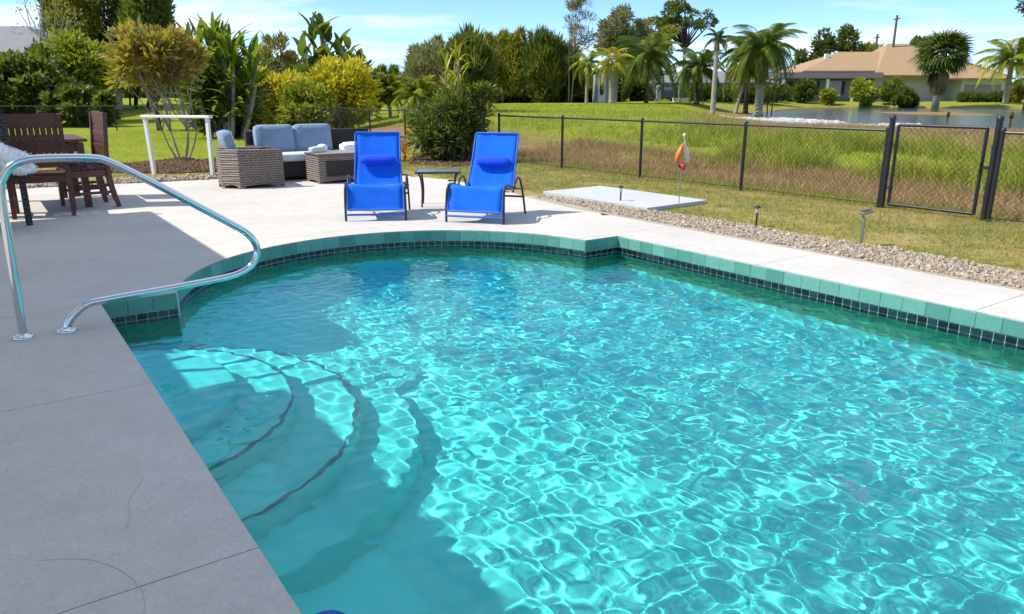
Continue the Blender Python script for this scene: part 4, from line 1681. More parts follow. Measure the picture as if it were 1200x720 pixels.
def build_spinner():
    q = G(795, 243)
    root = thing('garden_spinner', 'garden wind spinner with orange, cream and red vanes on a thin pole', 'wind spinner', (q.x, q.y, .05))
    bm = bmesh.new(); add_tube(bm, [(0, 0, -.1), (0.012, 0, .52)], .006, 8); link('pole', bm_mesh('pole', bm, M_zinc, True, 50), root)
    cols = {'orange': (0.75, 0.20, 0.03), 'cream': (0.75, 0.66, 0.55), 'red': (0.62, 0.03, 0.02), 'dark': (0.05, 0.03, 0.03)}

    def vane(nm, col, pts, y0, bulge):
        m = mat_simple(nm + '_enamel', cols[col], .4)
        bm = bmesh.new()
        fr = [bm.verts.new((x, y0 + bulge * (1 - (2 * k / (len(pts) - 1) - 1) ** 2), z)) for k, (x, z) in enumerate(pts)]
        c = bm.verts.new((sum(p[0] for p in pts) / len(pts), y0 - bulge * 1.5, sum(p[1] for p in pts) / len(pts)))
        for i in range(len(fr)): bm.faces.new((fr[i], fr[(i + 1) % len(fr)], c))
        o = link('vane', bm_mesh('vane', bm, m, True), root)
        md = o.modifiers.new('t', 'SOLIDIFY'); md.thickness = .004
        o['label'] = col + ' vane'
    vane('orange', 'orange', [(0.02, .82), (-.035, .74), (-.075, .66), (-.085, .58), (-.06, .52), (-.03, .53), (-.01, .62), (0.015, .72)], 0, .015)
    vane('cream', 'cream', [(0.03, .86), (0.06, .76), (.10, .68), (.115, .59), (.09, .53), (.06, .55), (.035, .66), (0.02, .76)], .01, -.015)
    vane('red', 'red', [(-.01, .52), (.03, .545), (.075, .52), (.085, .49), (.05, .43), (.02, .44)], 0, .02)
    vane('dark', 'dark', [(-.06, .53), (-.03, .54), (0.0, .50), (.01, .46), (-.02, .47)], 0, .01)
    bm = bmesh.new(); bmesh.ops.create_icosphere(bm, subdivisions=2, radius=.022, matrix=Matrix.Translation((.022, 0, .90)))
    add_tube(bm, [(.022, 0, .84), (.022, 0, .89)], .006, 6)
    link('finial', bm_mesh('finial', bm, mat_simple('cream_enamel_ball', cols['cream'], .4), True), root)


build_spinner()


def build_floater():
    q = G(383, 737, WATER_Z + .02)
    root = thing('floating_dispenser', 'round blue floating chlorine dispenser at the bottom edge of the photo', 'pool float', (q.x, q.y, WATER_Z))
    mb = mat_simple('blue_plastic', (0.004, 0.03, 0.42), 0.3)
    bm = bmesh.new(); add_lathe(bm, [(.02, -.05), (.065, -.04), (.08, 0.0), (.082, .02), (.07, .035), (.03, .045), (.002, .047)], 32); link('float_ring', bm_mesh('float_ring', bm, mb, True, 60), root)
    bm = bmesh.new(); add_lathe(bm, [(.028, .044), (.03, .06), (.02, .066), (.002, .067)], 24); link('cap', bm_mesh('cap', bm, mb, True, 50), root)
    bm = bmesh.new(); add_lathe(bm, [(.03, -.17), (.033, -.06), (.03, -.045)], 20); link('basket', bm_mesh('basket', bm, mb, True, 50), root)


build_floater()


def build_drains():
    for (px, py) in ((990, 566), (1007, 583)):
        # apparent place -> real place under refracting water
        a = (px - 600) / FPX; b = (360 - py) / FPX
        d = Vector((a, math.cos(PITCH) + b * math.sin(PITCH), -math.sin(PITCH) + b * math.cos(PITCH))).normalized()
        p = Vector((0, 0, CAM_H)) + d * ((WATER_Z - CAM_H) / d.z)
        k = 1 / 1.333; c = -d.z
        t = k * d + Vector((0, 0, k * c - math.sqrt(1 - k * k * (1 - c * c))))
        q = p + t * ((FLOOR_Z - WATER_Z) / t.z)
        bm = bmesh.new(); add_lathe(bm, [(.045, 0.0), (.045, .008), (.035, .016), (.003, .02)], 20)
        o = link('floor_return', bm_mesh('floor_return', bm, mat_simple('aqua_white_fitting', (0.45, 0.85, 0.82), .5), True, 50), pool, loc=(q.x, q.y, FLOOR_Z))


build_drains()

# ------------------------------------------------------------------ buildings
def mat_stucco(name, col):
    return mat_simple(name, col, .9, var=.06, scale=3, bump=.2, kind='World')


M_stucco_w = mat_stucco('white_stucco', (0.48, 0.45, 0.42))
M_stucco_g = mat_stucco('warm_grey_stucco', (0.24, 0.22, 0.215))
M_glass = NM('window_glass').set(color=(0.03, 0.04, 0.05), rough=0.05, spec=0.8).m


def mat_shingle(name, a, b):
    m = NM(name)
    v = m.coord('World')
    n = m.noise(v, 3.0, 5, 0.7)
    w = m.N('ShaderNodeTexWave', bands_direction='Z', Scale=4.0, Distortion=.4)
    m.L(v, w.inputs['Vector'])
    f = m.math('ADD', m.math('MULTIPLY', n, .7), m.math('MULTIPLY', w.outputs['Fac'], .3))
    m.set(color=m.ramp(f, [(.3, a), (.7, b)]), rough=.9)
    return m.m


M_roof_peach = mat_shingle('peach_shingles', (0.27, 0.17, 0.09), (0.37, 0.24, 0.13))
M_roof_grey = mat_shingle('grey_shingles', (0.15, 0.15, 0.16), (0.22, 0.22, 0.23))


def hip(bm, x0, x1, y0, y1, ze, zr, over=.5, ridge=None, th=.18):
    """hip roof over the rectangle; ridge along x (list of two x) """
    x0 -= over; x1 += over; y0 -= over; y1 += over
    ym = (y0 + y1) / 2
    if ridge is None:
        d = (y1 - y0) / 2; ridge = (x0 + d, x1 - d)
    e = [bm.verts.new(p) for p in ((x0, y0, ze), (x1, y0, ze), (x1, y1, ze), (x0, y1, ze))]
    l = [bm.verts.new(p) for p in ((x0, y0, ze - th), (x1, y0, ze - th), (x1, y1, ze - th), (x0, y1, ze - th))]
    r = [bm.verts.new((ridge[0], ym, zr)), bm.verts.new((ridge[1], ym, zr))]
    bm.faces.new((e[0], e[1], r[1], r[0])); bm.faces.new((e[1], e[2], r[1])); bm.faces.new((e[2], e[3], r[0], r[1])); bm.faces.new((e[3], e[0], r[0]))
    for i in range(4): bm.faces.new((l[i], l[(i + 1) % 4], e[(i + 1) % 4], e[i]))
    bm.faces.new(list(reversed(l)))


def wpart(name, root, mat, boxes, bev=0):
    bm = bmesh.new()
    for c, s in boxes: add_box(bm, c, s)
    return link(name, bm_mesh(name, bm, mat), root)


def lake_house():
    Y = 104.0
    g = ground_at(50, 104)

    def X(px): return AT(px, 110, Y).x
    def Z(py): return AT(1000, py, Y).z
    x0 = X(905)
    root = thing('lake_house', 'low house with peach hip roof and pale walls across the lake', 'house', (x0, Y, g))
    def l(px): return X(px) - x0
    def h(py): return Z(py) - g
    # wings: screened porch on the left, main block, garage on the right
    wpart('porch_wall', root, M_stucco_g, [(((l(915) + l(1030)) / 2, 5, h(93) / 2 - .1), (l(1030) - l(915), 6, h(93) + .2))])
    wpart('porch_fascia', root, M_stucco_g, [(((l(912) + l(1032)) / 2, 4.2, h(88.5)), (l(1032) - l(912), 8.4, h(85) - h(92)))])
    for px in (918, 945, 969.5, 1000):
        wpart('porch_column', root, M_white, [((l(px), .3, h(93) / 2), (.32, .32, h(93)))])
    for px0, px1 in ((922, 942), (949, 966), (974, 996)):
        f = wpart('porch_opening', root, M_glass, [(((l(px0) + l(px1)) / 2, 1.96, h(103)), (l(px1) - l(px0), .08, 1.7))])
    wpart('wall', root, M_stucco_w, [(((l(1030) + l(1120)) / 2, 7, h(88) / 2 - .1), (l(1120) - l(1030), 10, h(88) + .2))])
    wpart('garage_wall', root, M_stucco_w, [(((l(1120) + l(1172)) / 2, 3.5, h(93) / 2 - .1), (l(1172) - l(1120), 9, h(93) + .2))])
    for px0, px1 in ((1042, 1052), (1060, 1068)):
        f = wpart('window', root, M_glass, [(((l(px0) + l(px1)) / 2, 1.97, h(101)), (l(px1) - l(px0), .06, 1.3))])
        wpart('window_frame', f, M_white, [(((l(px0) + l(px1)) / 2, 1.93, h(101)), (.06, .08, 1.3)), (((l(px0) + l(px1)) / 2, 1.93, h(101) - .68), (l(px1) - l(px0) + .1, .1, .07))])
    f = wpart('garage_door', root, M_stucco_g, [(((l(1124) + l(1166)) / 2, -1.03, 1.15), (l(1166) - l(1124), .06, 2.2))])
    bm = bmesh.new()
    hip(bm, l(948), l(1100), 2, 14, h(82.5), h(57), .5, ridge=(l(1006), l(1090)))
    link('roof', bm_mesh('roof', bm, M_roof_peach), root)
    bm = bmesh.new()
    hip(bm, l(1030), l(1172), .8, 17, h(88), h(46), .7, ridge=(l(1070), l(1094)))
    link('roof', bm_mesh('roof', bm, M_roof_peach), root)
    bm = bmesh.new()
    hip(bm, l(1104), l(1172), -1.2, 8, h(92), h(71), .6)
    link('garage_roof', bm_mesh('garage_roof', bm, M_roof_peach), root)
    wpart('vent_pipe', root, M_white, [((l(985), 6, h(66)), (.5, .5, 1.2))])


lake_house()


def far_left_house():
    Y = 44.0
    a = AT(-30, 62, Y); b = AT(56, 62, Y)
    g = ground_at(a.x, Y)
    root = thing('neighbour_house', 'grey roofed house half hidden by bushes at the upper left edge', 'house', (a.x - 3, Y, g))
    L_ = b.x - a.x + 3
    ze = a.z - g; zr = AT(0, 30, Y + 4).z - g
    wpart('wall', root, M_stucco_w, [((L_ / 2, 4.5, ze / 2 - .15), (L_ - .8, 7.8, ze - .3))])
    f = wpart('window', root, M_glass, [((L_ - 3, .46, ze * .55), (1.8, .06, 1.1))])
    bm = bmesh.new()
    hip(bm, 0.3, L_ - .3, .5, 8.5, ze, zr, .5, ridge=(1, L_ - 3.6))
    link('roof', bm_mesh('roof', bm, M_roof_grey), root)


far_left_house()


def shade_roof():
    """roof added to shade the near paving, open-sided for more fill; it stands left of the frame"""
    root = thing('shade_canopy', 'white open-sided roof added out of view beside the pool to shade the near paving', 'shade roof', (0, 0, 0), A0)
    ze = 2.70
    sx, sy = -SUN_DIR.x, -SUN_DIR.y
    sh = ze / math.tan(R(SUN_EL))
    du = (sx * UX + sy * UY) * sh
    dv = (sx * VX + sy * VY) * sh
    # roof outline so that its shadow on the paving falls as in the photo (u, v of shadow)
    shp = [(5, 1.03), (-4.65, 1.03), (-4.65, 0.62), (-6.0, 0.62), (-6.0, 1.74), (-10.64, 1.74), (-10.64, -1.6), (5, -1.6)]
    pts = [(u - du, v - dv) for u, v in shp]
    bm = bmesh.new()
    add_prism(bm, pts, ze - .12, ze)
    link('roof', bm_mesh('roof', bm, M_white), root)
    v0 = pts[7][1] + .15
    for u in (pts[5][0] + .25, -8.0, -4.0, 0.0, 3.5):
        wpart('column', root, M_white, [((u, v0, ze / 2 - .06), (.14, .14, ze - .12))])
    for p in ((pts[5][0] + .25, pts[5][1] - .22), (pts[0][0] - .3, pts[0][1] - .2)):
        wpart('column', root, M_white, [((p[0], p[1], ze / 2 - .06), (.14, .14, ze - .12))])
    wpart('beam', root, M_white, [(((pts[5][0] + 3.5) / 2, v0, ze - .22), (3.5 - pts[5][0], .12, .2))])


shade_roof()


def shed():
    Y = 57.0
    a = AT(697, 119, Y); b = AT(723, 119, Y)
    g = ground_at(a.x, Y)
    root = thing('garden_shed', 'small grey shed with a white door behind the two young palms', 'shed', (a.x, Y, g - .05))
    w = b.x - a.x; h = AT(700, 81, Y).z - g
    bm = bmesh.new()
    n = 10
    add_box(bm, (w / 2, w * .5, h / 2), (w, w, h))
    link('wall', bm_mesh('wall', bm, mat_stucco('sage_grey_boards', (0.30, 0.33, 0.30))), root)
    for i in range(8):
        wpart('board', root, mat_board, [((w * (.48 + .52 * (i + .5) / 8), -.02, h / 2), (w * .055, .04, h))])
    wpart('door', root, M_white, [((w * .30, -.03, h * .48), (w * .34, .06, h * .88))])
    bm = bmesh.new(); bmesh.ops.create_cone(bm, segments=20, radius1=w * .13, radius2=w * .13, depth=.05, cap_ends=True, matrix=Matrix.Translation((w * .30, -.08, h * .45)) @ Matrix.Diagonal((.75, 1, 2.2, 1)) @ Matrix.Rotation(R(90), 4, 'X'))
    link('dark_oval', bm_mesh('dark_oval', bm, M_black), root)
    bm = bmesh.new(); hip(bm, 0, w, 0, w, h, h + .35, .12)
    link('roof', bm_mesh('roof', bm, M_roof_grey), root)


mat_board = mat_stucco('sage_board', (0.36, 0.39, 0.36))
shed()


def far_white_house():
    Y = 92.0
    a = AT(764, 119, Y); b = AT(905, 119, Y)
    g = ground_at(a.x, Y)
    root = thing('white_house', 'low white house glimpsed between the palm trunks', 'house', (a.x, Y, g))
    w = b.x - a.x; h = AT(800, 97, Y).z - g
    wpart('wall', root, M_stucco_w, [((w / 2, 4, h / 2), (w, 8, h))])
    for t in (.12, .42, .62, .85):
        f = wpart('window', root, M_glass, [((w * t, -.03, h * .5), (1.6, .08, 1.2))])
        wpart('sill', f, M_white, [((w * t, -.08, h * .5 - .65), (1.8, .12, .1))])
    bm = bmesh.new(); hip(bm, 0, w, 0, 8, h, h + 1.4, .6)
    link('roof', bm_mesh('roof', bm, M_roof_grey), root)
    # parked car in front
    c = AT(776, 119, 78)
    car = thing('parked_car', 'dark blue car parked before the white house behind the palms', 'car', (c.x, 78, ground_at(c.x, 78)), R(8))
    m = mat_simple('dark_blue_paint', (0.02, 0.04, 0.07), .25)
    bm = bmesh.new()
    prof = [(-2.1, .35), (-2.1, .75), (-1.7, .92), (-.95, 1.0), (-.45, 1.42), (.9, 1.45), (1.6, 1.0), (2.1, .9), (2.15, .35)]
    a1 = [bm.verts.new((x, -.85, z)) for x, z in prof]; a2 = [bm.verts.new((x, .85, z)) for x, z in prof]
    for i in range(len(prof)): bm.faces.new((a1[i], a1[(i + 1) % len(prof)], a2[(i + 1) % len(prof)], a2[i]))
    bm.faces.new(a1); bm.faces.new(list(reversed(a2)))
    link('body', bm_mesh('body', bm, m), car)
    wpart('side_window', car, M_glass, [((.2, -.86, 1.18), (1.2, .03, .3))])
    for x in (-1.35, 1.35):
        for y in (-.85, .85):
            bm = bmesh.new(); bmesh.ops.create_cone(bm, segments=16, radius1=.33, radius2=.33, depth=.2, cap_ends=True, matrix=Matrix.Translation((x, y, .33)) @ Matrix.Rotation(R(90), 4, 'X'))
            link('wheel', bm_mesh('wheel', bm, M_black), car)
    c = AT(798, 122, 60)
    bn = thing('white_planter', 'low white planter box on the lawn left of the tall bare palm trunk', 'planter', (c.x, 60, ground_at(c.x, 60)))
    wpart('box', bn, M_white, [((0, 0, .14), (1.25, .35, .28))])
    wpart('rim', bn, M_white, [((0, 0, .30), (1.35, .45, .05))])
    c = AT(771, 119, 66)
    bn = thing('white_post', 'short white gate pillar beside the parked car', 'pillar', (c.x, 66, ground_at(c.x, 66)))
    wpart('shaft', bn, M_white, [((0, 0, .5), (.35, .35, 1.0))])
    bm = bmesh.new(); bmesh.ops.create_icosphere(bm, subdivisions=2, radius=.2, matrix=Matrix.Translation((0, 0, 1.18))); link('ball', bm_mesh('ball', bm, M_white, True), bn)


far_white_house()


def utility_pole(px, ytop, Y, label):
    t = AT(px, ytop, Y); g = ground_at(t.x, Y)
    root = thing('utility_pole', label, 'utility pole', (t.x, Y, g), 0, 'utility poles beyond the lake house')
    bm = bmesh.new(); add_tube(bm, [(0, 0, 0), (0, 0, t.z - g)], [.22, .15], 8); link('pole', bm_mesh('pole', bm, M_bark_dark, True), root)
    bm = bmesh.new(); add_box(bm, (0, 0, t.z - g - .5), (.18, 1.6, .14)); link('crossarm', bm_mesh('crossarm', bm, M_bark_dark), root)


def lake_stake(px, y0, y1, label):
    p = G(px, y1, LAKE_Z); h = (y1 - y0) / 905 * p.y
    root = thing('lake_stake', label, 'stake', (p.x, p.y, LAKE_Z - .2), 0, 'dark stakes standing in the lake')
    bm = bmesh.new(); add_tube(bm, [(0, 0, -.2), (.02, 0, h + .2)], .05, 7); link('stake', bm_mesh('stake', bm, M_bark_dark, True), root)
    bm = bmesh.new(); add_tube(bm, [(.02, 0, h), (.02, 0, h + .28)], .085, 7); link('stake_top', bm_mesh('stake_top', bm, M_bark_dark, True), root)


# ------------------------------------------------------------------ vegetation
def mat_bark(name, a, b):
    m = NM(name)
    v = m.coord('Object', (1, 1, .25))
    n = m.noise(v, 9, 6, .65, .6)
    m.set(color=m.ramp(n, [(.3, a), (.7, b)]), rough=.9, spec=.15)
    m.bump(n, .6, .03)
    return m.m


M_bark_grey = mat_bark('grey_palm_bark', (0.20, 0.17, 0.13), (0.42, 0.37, 0.30))
M_bark_dark = mat_bark('dark_bark', (0.04, 0.03, 0.022), (0.11, 0.085, 0.06))
M_bark_brown = mat_bark('brown_bark', (0.10, 0.06, 0.035), (0.24, 0.16, 0.10))
utility_pole(1028.5, 40, 118, 'shorter dark utility pole above the left part of the peach roof')
utility_pole(1051.5, 18, 112, 'taller dark utility pole rising behind the peach roof')
lake_stake(1110, 133, 141, 'dark stake in the lake mud above the gate')
lake_stake(1183, 134, 148, 'dark stake in the lake right of the gate')

GRN = [(0.035, 0.07, 0.010), (0.07, 0.12, 0.015), (0.13, 0.19, 0.02), (0.21, 0.26, 0.03)]
DGR = [(0.014, 0.028, 0.008), (0.03, 0.055, 0.012), (0.06, 0.095, 0.02), (0.11, 0.15, 0.035)]
OLV = [(0.09, 0.09, 0.015), (0.18, 0.18, 0.02), (0.31, 0.28, 0.03), (0.34, 0.27, 0.07)]
YEL = [(0.22, 0.24, 0.02), (0.55, 0.46, 0.02), (0.70, 0.55, 0.02), (0.36, 0.34, 0.03)]
GLD = [(0.48, 0.30, 0.03), (0.16, 0.17, 0.03), (0.58, 0.42, 0.05), (0.24, 0.17, 0.07), (0.50, 0.26, 0.05)]
YGR = [(0.15, 0.19, 0.015), (0.27, 0.31, 0.02), (0.38, 0.38, 0.03), (0.13, 0.16, 0.015)]
GRY = [(0.13, 0.13, 0.08), (0.20, 0.19, 0.12), (0.26, 0.23, 0.15), (0.09, 0.10, 0.05)]
BRN = [(0.20, 0.13, 0.06), (0.30, 0.20, 0.09), (0.16, 0.14, 0.04), (0.24, 0.18, 0.07)]
L_GRN, L_DGR, L_OLV, L_YEL, L_GLD, L_YGR, L_GRY, L_BRN = [mat_leaf(n, c) for n, c in (('green_leaf', GRN), ('dark_green_leaf', DGR), ('olive_leaf', OLV), ('yellow_croton_leaf', YEL), ('golden_leaf', GLD), ('yellow_green_leaf', YGR), ('grey_green_leaf', GRY), ('brown_leaf', BRN))]


def leaf_quads(P, D, L, Wd, r=rng, fold=0.0):
    """kite leaves at P pointing along D"""
    n = len(P)
    D = D / np.maximum(np.linalg.norm(D, axis=1), 1e-6)[:, None]
    s = np.cross(D, r.normal(size=(n, 3))); s /= np.maximum(np.linalg.norm(s, axis=1), 1e-6)[:, None]
    L = np.broadcast_to(L, n)[:, None]; Wd = np.broadcast_to(Wd, n)[:, None]
    V = np.stack([P, P + D * L * .45 + s * Wd / 2, P + D * L, P + D * L * .45 - s * Wd / 2], 1)
    return V.reshape(-1, 3), np.arange(4 * n).reshape(-1, 4)


def crown_points(c, rad, nclump, per, rc, r, shell=.55, flat=1.0, bottom=-1.0):
    """clumps of points inside an ellipsoid; returns points, outward directions, clump centres"""
    cs = []
    while len(cs) < nclump:
        d = r.normal(size=3); d /= np.linalg.norm(d)
        if d[2] < bottom: continue
        q = d * (shell + (1 - shell) * r.uniform() ** .6)
        cs.append(c + q * rad)
    cs = np.array(cs)
    k = np.repeat(np.arange(nclump), per)
    d = r.normal(size=(len(k), 3)); d /= np.linalg.norm(d, axis=1)[:, None]
    rr = rc * r.uniform(.6, 1.35, nclump)[k] * r.uniform(0, 1, len(k)) ** .45
    P = cs[k] + d * rr[:, None] * [1, 1, flat]
    return P, d, cs


def tree(name, label, cat, base, trunk_h, crown_c, rad, leaf_mat, bark=None, nclump=40, per=160, rc=.6, L=.22, Wd=.1, up=.3, seed=0, trunk_r=.15, stems=1, shell=.55, group=None, limbs=12, flat=.8, lean=0.0, bottom=-.75, inner=None, spread=0.0):
    r = np.random.default_rng(seed + 100)
    base = Vector(base)
    g = ground_at(base.x, base.y)
    root = thing(name, label, cat, (base.x, base.y, g - .03), 0, group)
    cc = np.array(crown_c, float); rad = np.array(rad, float)
    P, d, cs = crown_points(cc, rad, nclump, per, rc, r, shell, flat, bottom)
    P[:, 2] = np.maximum(P[:, 2], .05)
    out = (P - cc) / rad
    D = d * .6 + out * .5 + r.normal(0, .35, P.shape); D[:, 2] += up
    V, F = leaf_quads(P, D, L * r.uniform(.6, 1.3, len(P)), Wd * r.uniform(.7, 1.2, len(P)), r)
    link('crown', np_mesh('crown', V, F, leaf_mat), root)
    if inner is not None:      # a sparser inner mass of another leaf colour
        P, d, _ = crown_points(cc, rad * .75, nclump // 2, per // 2, rc, r, .2, flat, -1)
        P[:, 2] = np.maximum(P[:, 2], .05)
        V, F = leaf_quads(P, d + [0, 0, up], L, Wd, r)
        link('inner_foliage', np_mesh('inner_foliage', V, F, inner), root)
    bark = bark or M_bark_brown
    order = r.permutation(len(cs))[:limbs]
    per_stem = max(1, len(order) // stems)
    for s in range(stems):
        bm = bmesh.new()
        a = 2 * math.pi * s / max(1, stems) + .4
        o = np.array([math.cos(a), math.sin(a), 0]) * (.10 * rad[0] * (stems > 1))
        top = np.array([o[0] * (2 + spread * 6) + lean, o[1] * (2 + spread * 6), trunk_h])
        pts = [o, o * 1.4 + (top - o) * .5 + r.normal(0, .03, 3) * trunk_h * .4, top]
        add_tube(bm, smooth_path(pts, 4), [trunk_r * (1 - .45 * i / 8) for i in range(9)], 8)
        for j in order[s * per_stem:(s + 1) * per_stem]:
            t = cs[j]
            m_ = top * .45 + t * .55 + r.normal(0, .08, 3) * rad
            add_tube(bm, smooth_path([top - [0, 0, trunk_h * .08], m_, t], 4), [trunk_r * .5 * (1 - .85 * i / 8) + .004 for i in range(9)], 5)
        link('trunk' if stems == 1 else 'stem', bm_mesh('trunk', bm, bark, True), root)
    return root


def spire_tree(name, label, base, w, h, mat, seed, nsp=9, L=.35, Wd=.05, dens=230, group=None, lowfrac=.05, bark=None):
    """a tree of many upright feathery plumes (pine or bamboo)"""
    r = np.random.default_rng(seed + 500)
    g = ground_at(base[0], base[1])
    root = thing(name, label, 'tree', (base[0], base[1], g - .03), 0, group)
    Vs, Fs, off = [], [], 0
    bm = bmesh.new()
    for i in range(nsp):
        x = r.uniform(-1, 1) * w / 2; y = r.uniform(-1, 1) * w * .3
        hh = h * (1 - .35 * abs(x / (w / 2)) ** 1.6) * r.uniform(.72, 1.0)
        leanx = x * .15
        n = int(dens * hh * (.4 + w * .06))
        t = r.uniform(lowfrac, 1, n) ** .8
        rr = (w * .17 + .15) * (1 - t ** 2.2) * (.75 + .35 * np.sin(t * r.uniform(9, 17) + r.uniform(0, 6))) + .05
        a = r.uniform(0, 2 * np.pi, n)
        q = r.uniform(0.2, 1, n) ** .5 * rr
        P = np.stack([x + leanx * t + np.cos(a) * q, y + np.sin(a) * q, t * hh], 1)
        D = np.stack([np.cos(a) * .6, np.sin(a) * .6, r.uniform(.1, 1.4, n)], 1) + r.normal(0, .25, (n, 3))
        V, F = leaf_quads(P, D, L * r.uniform(.6, 1.3, n), Wd, r)
        Vs.append(V); Fs.append(F + off); off += len(V)
        add_tube(bm, [(x * .6, y * .6, 0), (x + leanx * .5, y, hh * .5), (x + leanx, y, hh * .97)], [.07, .05, .008], 5)
    link('crown', np_mesh('crown', np.concatenate(Vs), np.concatenate(Fs), mat), root)
    link('trunk', bm_mesh('trunk', bm, bark or M_bark_dark, True), root)
    return root


def frond_mesh(L, wid, droop, mat, seed, nl=26, rise=.5, leafw=.05):
    """pinnate frond starting at the origin towards +x"""
    r = np.random.default_rng(seed)
    V, F = [], []
    pts = []
    for i in range(nl + 1):
        t = i / nl
        x = L * (t - .12 * droop * t * t)
        z = L * (rise * t - (rise * .55 + .55 * droop) * t * t - .25 * droop * t ** 4)
        pts.append(np.array([x, 0, z]))
    # rachis strip
    for i, p in enumerate(pts):
        w = .022 * (1 - .8 * i / nl) * (L / 2)
        V += [p + [0, w, 0], p - [0, w, 0]]
    for i in range(nl): F.append((2 * i, 2 * i + 1, 2 * i + 3, 2 * i + 2))
    for i in range(3, nl + 1):
        t = i / nl
        p = pts[i]; d = (pts[i] - pts[i - 1]); d /= np.linalg.norm(d)
        ll = wid * (math.sin(math.pi * min(1, t * .9 + .1)) ** .6) * r.uniform(.85, 1.1)
        for s in (-1, 1):
            for e in (0, .33, .66):
                q = p - d * e * L / nl
                dr = d * .55 + np.array([0, s * 1.0, -.28 - .35 * droop + r.normal(0, .08)]); dr /= np.linalg.norm(dr)
                side = np.cross(dr, [0, 0, 1]); side /= np.linalg.norm(side)
                side = side * .8 + np.array([0, 0, .5])
                b = len(V)
                V += [q, q + dr * ll * .4 + side * leafw / 2, q + dr * ll + np.array([0, 0, -ll * .12]), q + dr * ll * .4 - side * leafw / 2]
                F.append((b, b + 1, b + 2, b + 3))
    return np_mesh('frond', np.array(V), np.array(F), mat)


def palm(label, px, py_base, Y, py_top, crown_px, mat, nf=16, droop=.8, trunk_r=.10, seed=0, bark=None, curve=0.0, rise=.7, leafw=.06, group='palm trees on the far lawn', name='palm_tree', hub_py=None, dead=0, base=None, nl=24):
    """palm with its crown hub at py (photo rows); crown_px the width of the crown in the photo"""
    r = np.random.default_rng(seed + 900)
    b = AT(px, py_base, Y)
    g = ground_at(b.x, Y)
    root = thing(name, label, 'palm tree', (b.x, Y, g - .03), 0, group)
    hub = AT(px, hub_py if hub_py else py_top + 12, Y).z - g
    Lf = crown_px / 905 * Y * .56
    bm = bmesh.new()
    pts = smooth_path([(0, 0, 0), (curve * .35, 0, hub * .35), (curve * .8, 0, hub * .72), (curve, 0, hub)], 5)
    n = len(pts)
    add_tube(bm, pts, [trunk_r * (1.25 - .35 * i / n + .04 * (i % 2)) + (trunk_r * .5 if i == 0 else 0) for i in range(n)], 10)
    link('trunk', bm_mesh('trunk', bm, bark or M_bark_grey, True), root)
    meshes = [frond_mesh(Lf, Lf * .30, droop * d, mat, seed * 7 + k, rise=rise, leafw=leafw * .62, nl=nl) for k, d in enumerate((.6, .9, 1.25))]
    for i in range(nf):
        a = 2.399 * i + r.uniform(-.2, .2)
        t = i / nf
        o = link('frond', meshes[min(2, int(t * 3))], root, loc=(curve, 0, hub - .05 - .15 * t), rot=(r.uniform(-.2, .2), R(-52 + 78 * t) + r.uniform(-.1, .1), a))
        k = r.uniform(.85, 1.1); o.scale = (k, k, k)
    if dead:
        dm = frond_mesh(Lf * .8, Lf * .2, 1.2, L_BRN, seed + 3, rise=.2, leafw=leafw, nl=16)
        for i in range(dead):
            a = 2.399 * i + .7
            link('dead_frond', dm, root, loc=(curve, 0, hub - .25), rot=(0, R(52), a))
    return root


def paddle_mesh(L, w, droop, mat, seed, seg=7, torn=True):
    """broad banana-like leaf along +x with a stalk"""
    r = np.random.default_rng(seed)
    V, F = [], []
    st = L * .35
    for i in range(seg + 1):
        t = i / seg
        x = st + (L - st) * t
        z = -droop * L * (t ** 2) * .35
        ww = w * (math.sin(math.pi * (0.06 + .9 * t)) ** .6) / 2
        V += [(x, ww, z + ww * .35), (x, 0, z), (x, -ww, z + ww * .35)]
    for i in range(seg):
        b = 3 * i
        F.append((b, b + 3, b + 4, b + 1)); F.append((b + 1, b + 4, b + 5, b + 2))
    b = len(V)
    V += [(0, .02, 0), (0, -.02, 0), (st, -.012, 0), (st, .012, 0)]
    F.append((b, b + 1, b + 2, b + 3))
    return np_mesh('leaf', np.array(V), np.array(F), mat, smooth=False)


def paddle_plant(label, base, h, w, mat, seed, stems=4, nl=9, L=1.3, lw=.4, name='bird_of_paradise', up=True, cat='plant'):
    r = np.random.default_rng(seed + 40)
    g = ground_at(base[0], base[1])
    root = thing(name, label, cat, (base[0], base[1], g - .02))
    meshes = [paddle_mesh(L, lw, d, mat, seed + k) for k, d in enumerate((.3, .8, 1.4))]
    for s in range(stems):
        x0 = (s - (stems - 1) / 2) * w / stems * .8 + r.uniform(-.1, .1); y0 = r.uniform(-.3, .3)
        hh = (h - L * .8) * (1 - .35 * abs(s - (stems - 1) / 2) / stems * 2) * r.uniform(.85, 1.0)
        bm = bmesh.new(); add_tube(bm, smooth_path([(x0 * .5, y0, 0), (x0 * .8, y0, hh * .5), (x0, y0, hh)], 3), .07, 7)
        link('stem', bm_mesh('stem', bm, M_bark_grey, True), root)
        for i in range(nl):
            t = i / nl
            a = 2.399 * i + s
            k = r.uniform(.75, 1.15)
            o = link('leaf', meshes[i % 3], root, loc=(x0 * (1 - .3 * t), y0, hh * (1 - .85 * t ** 1.4)), rot=(r.uniform(-.4, .4), R(-84 + 60 * t), a))
            o.scale = (k, k, k)
    return root


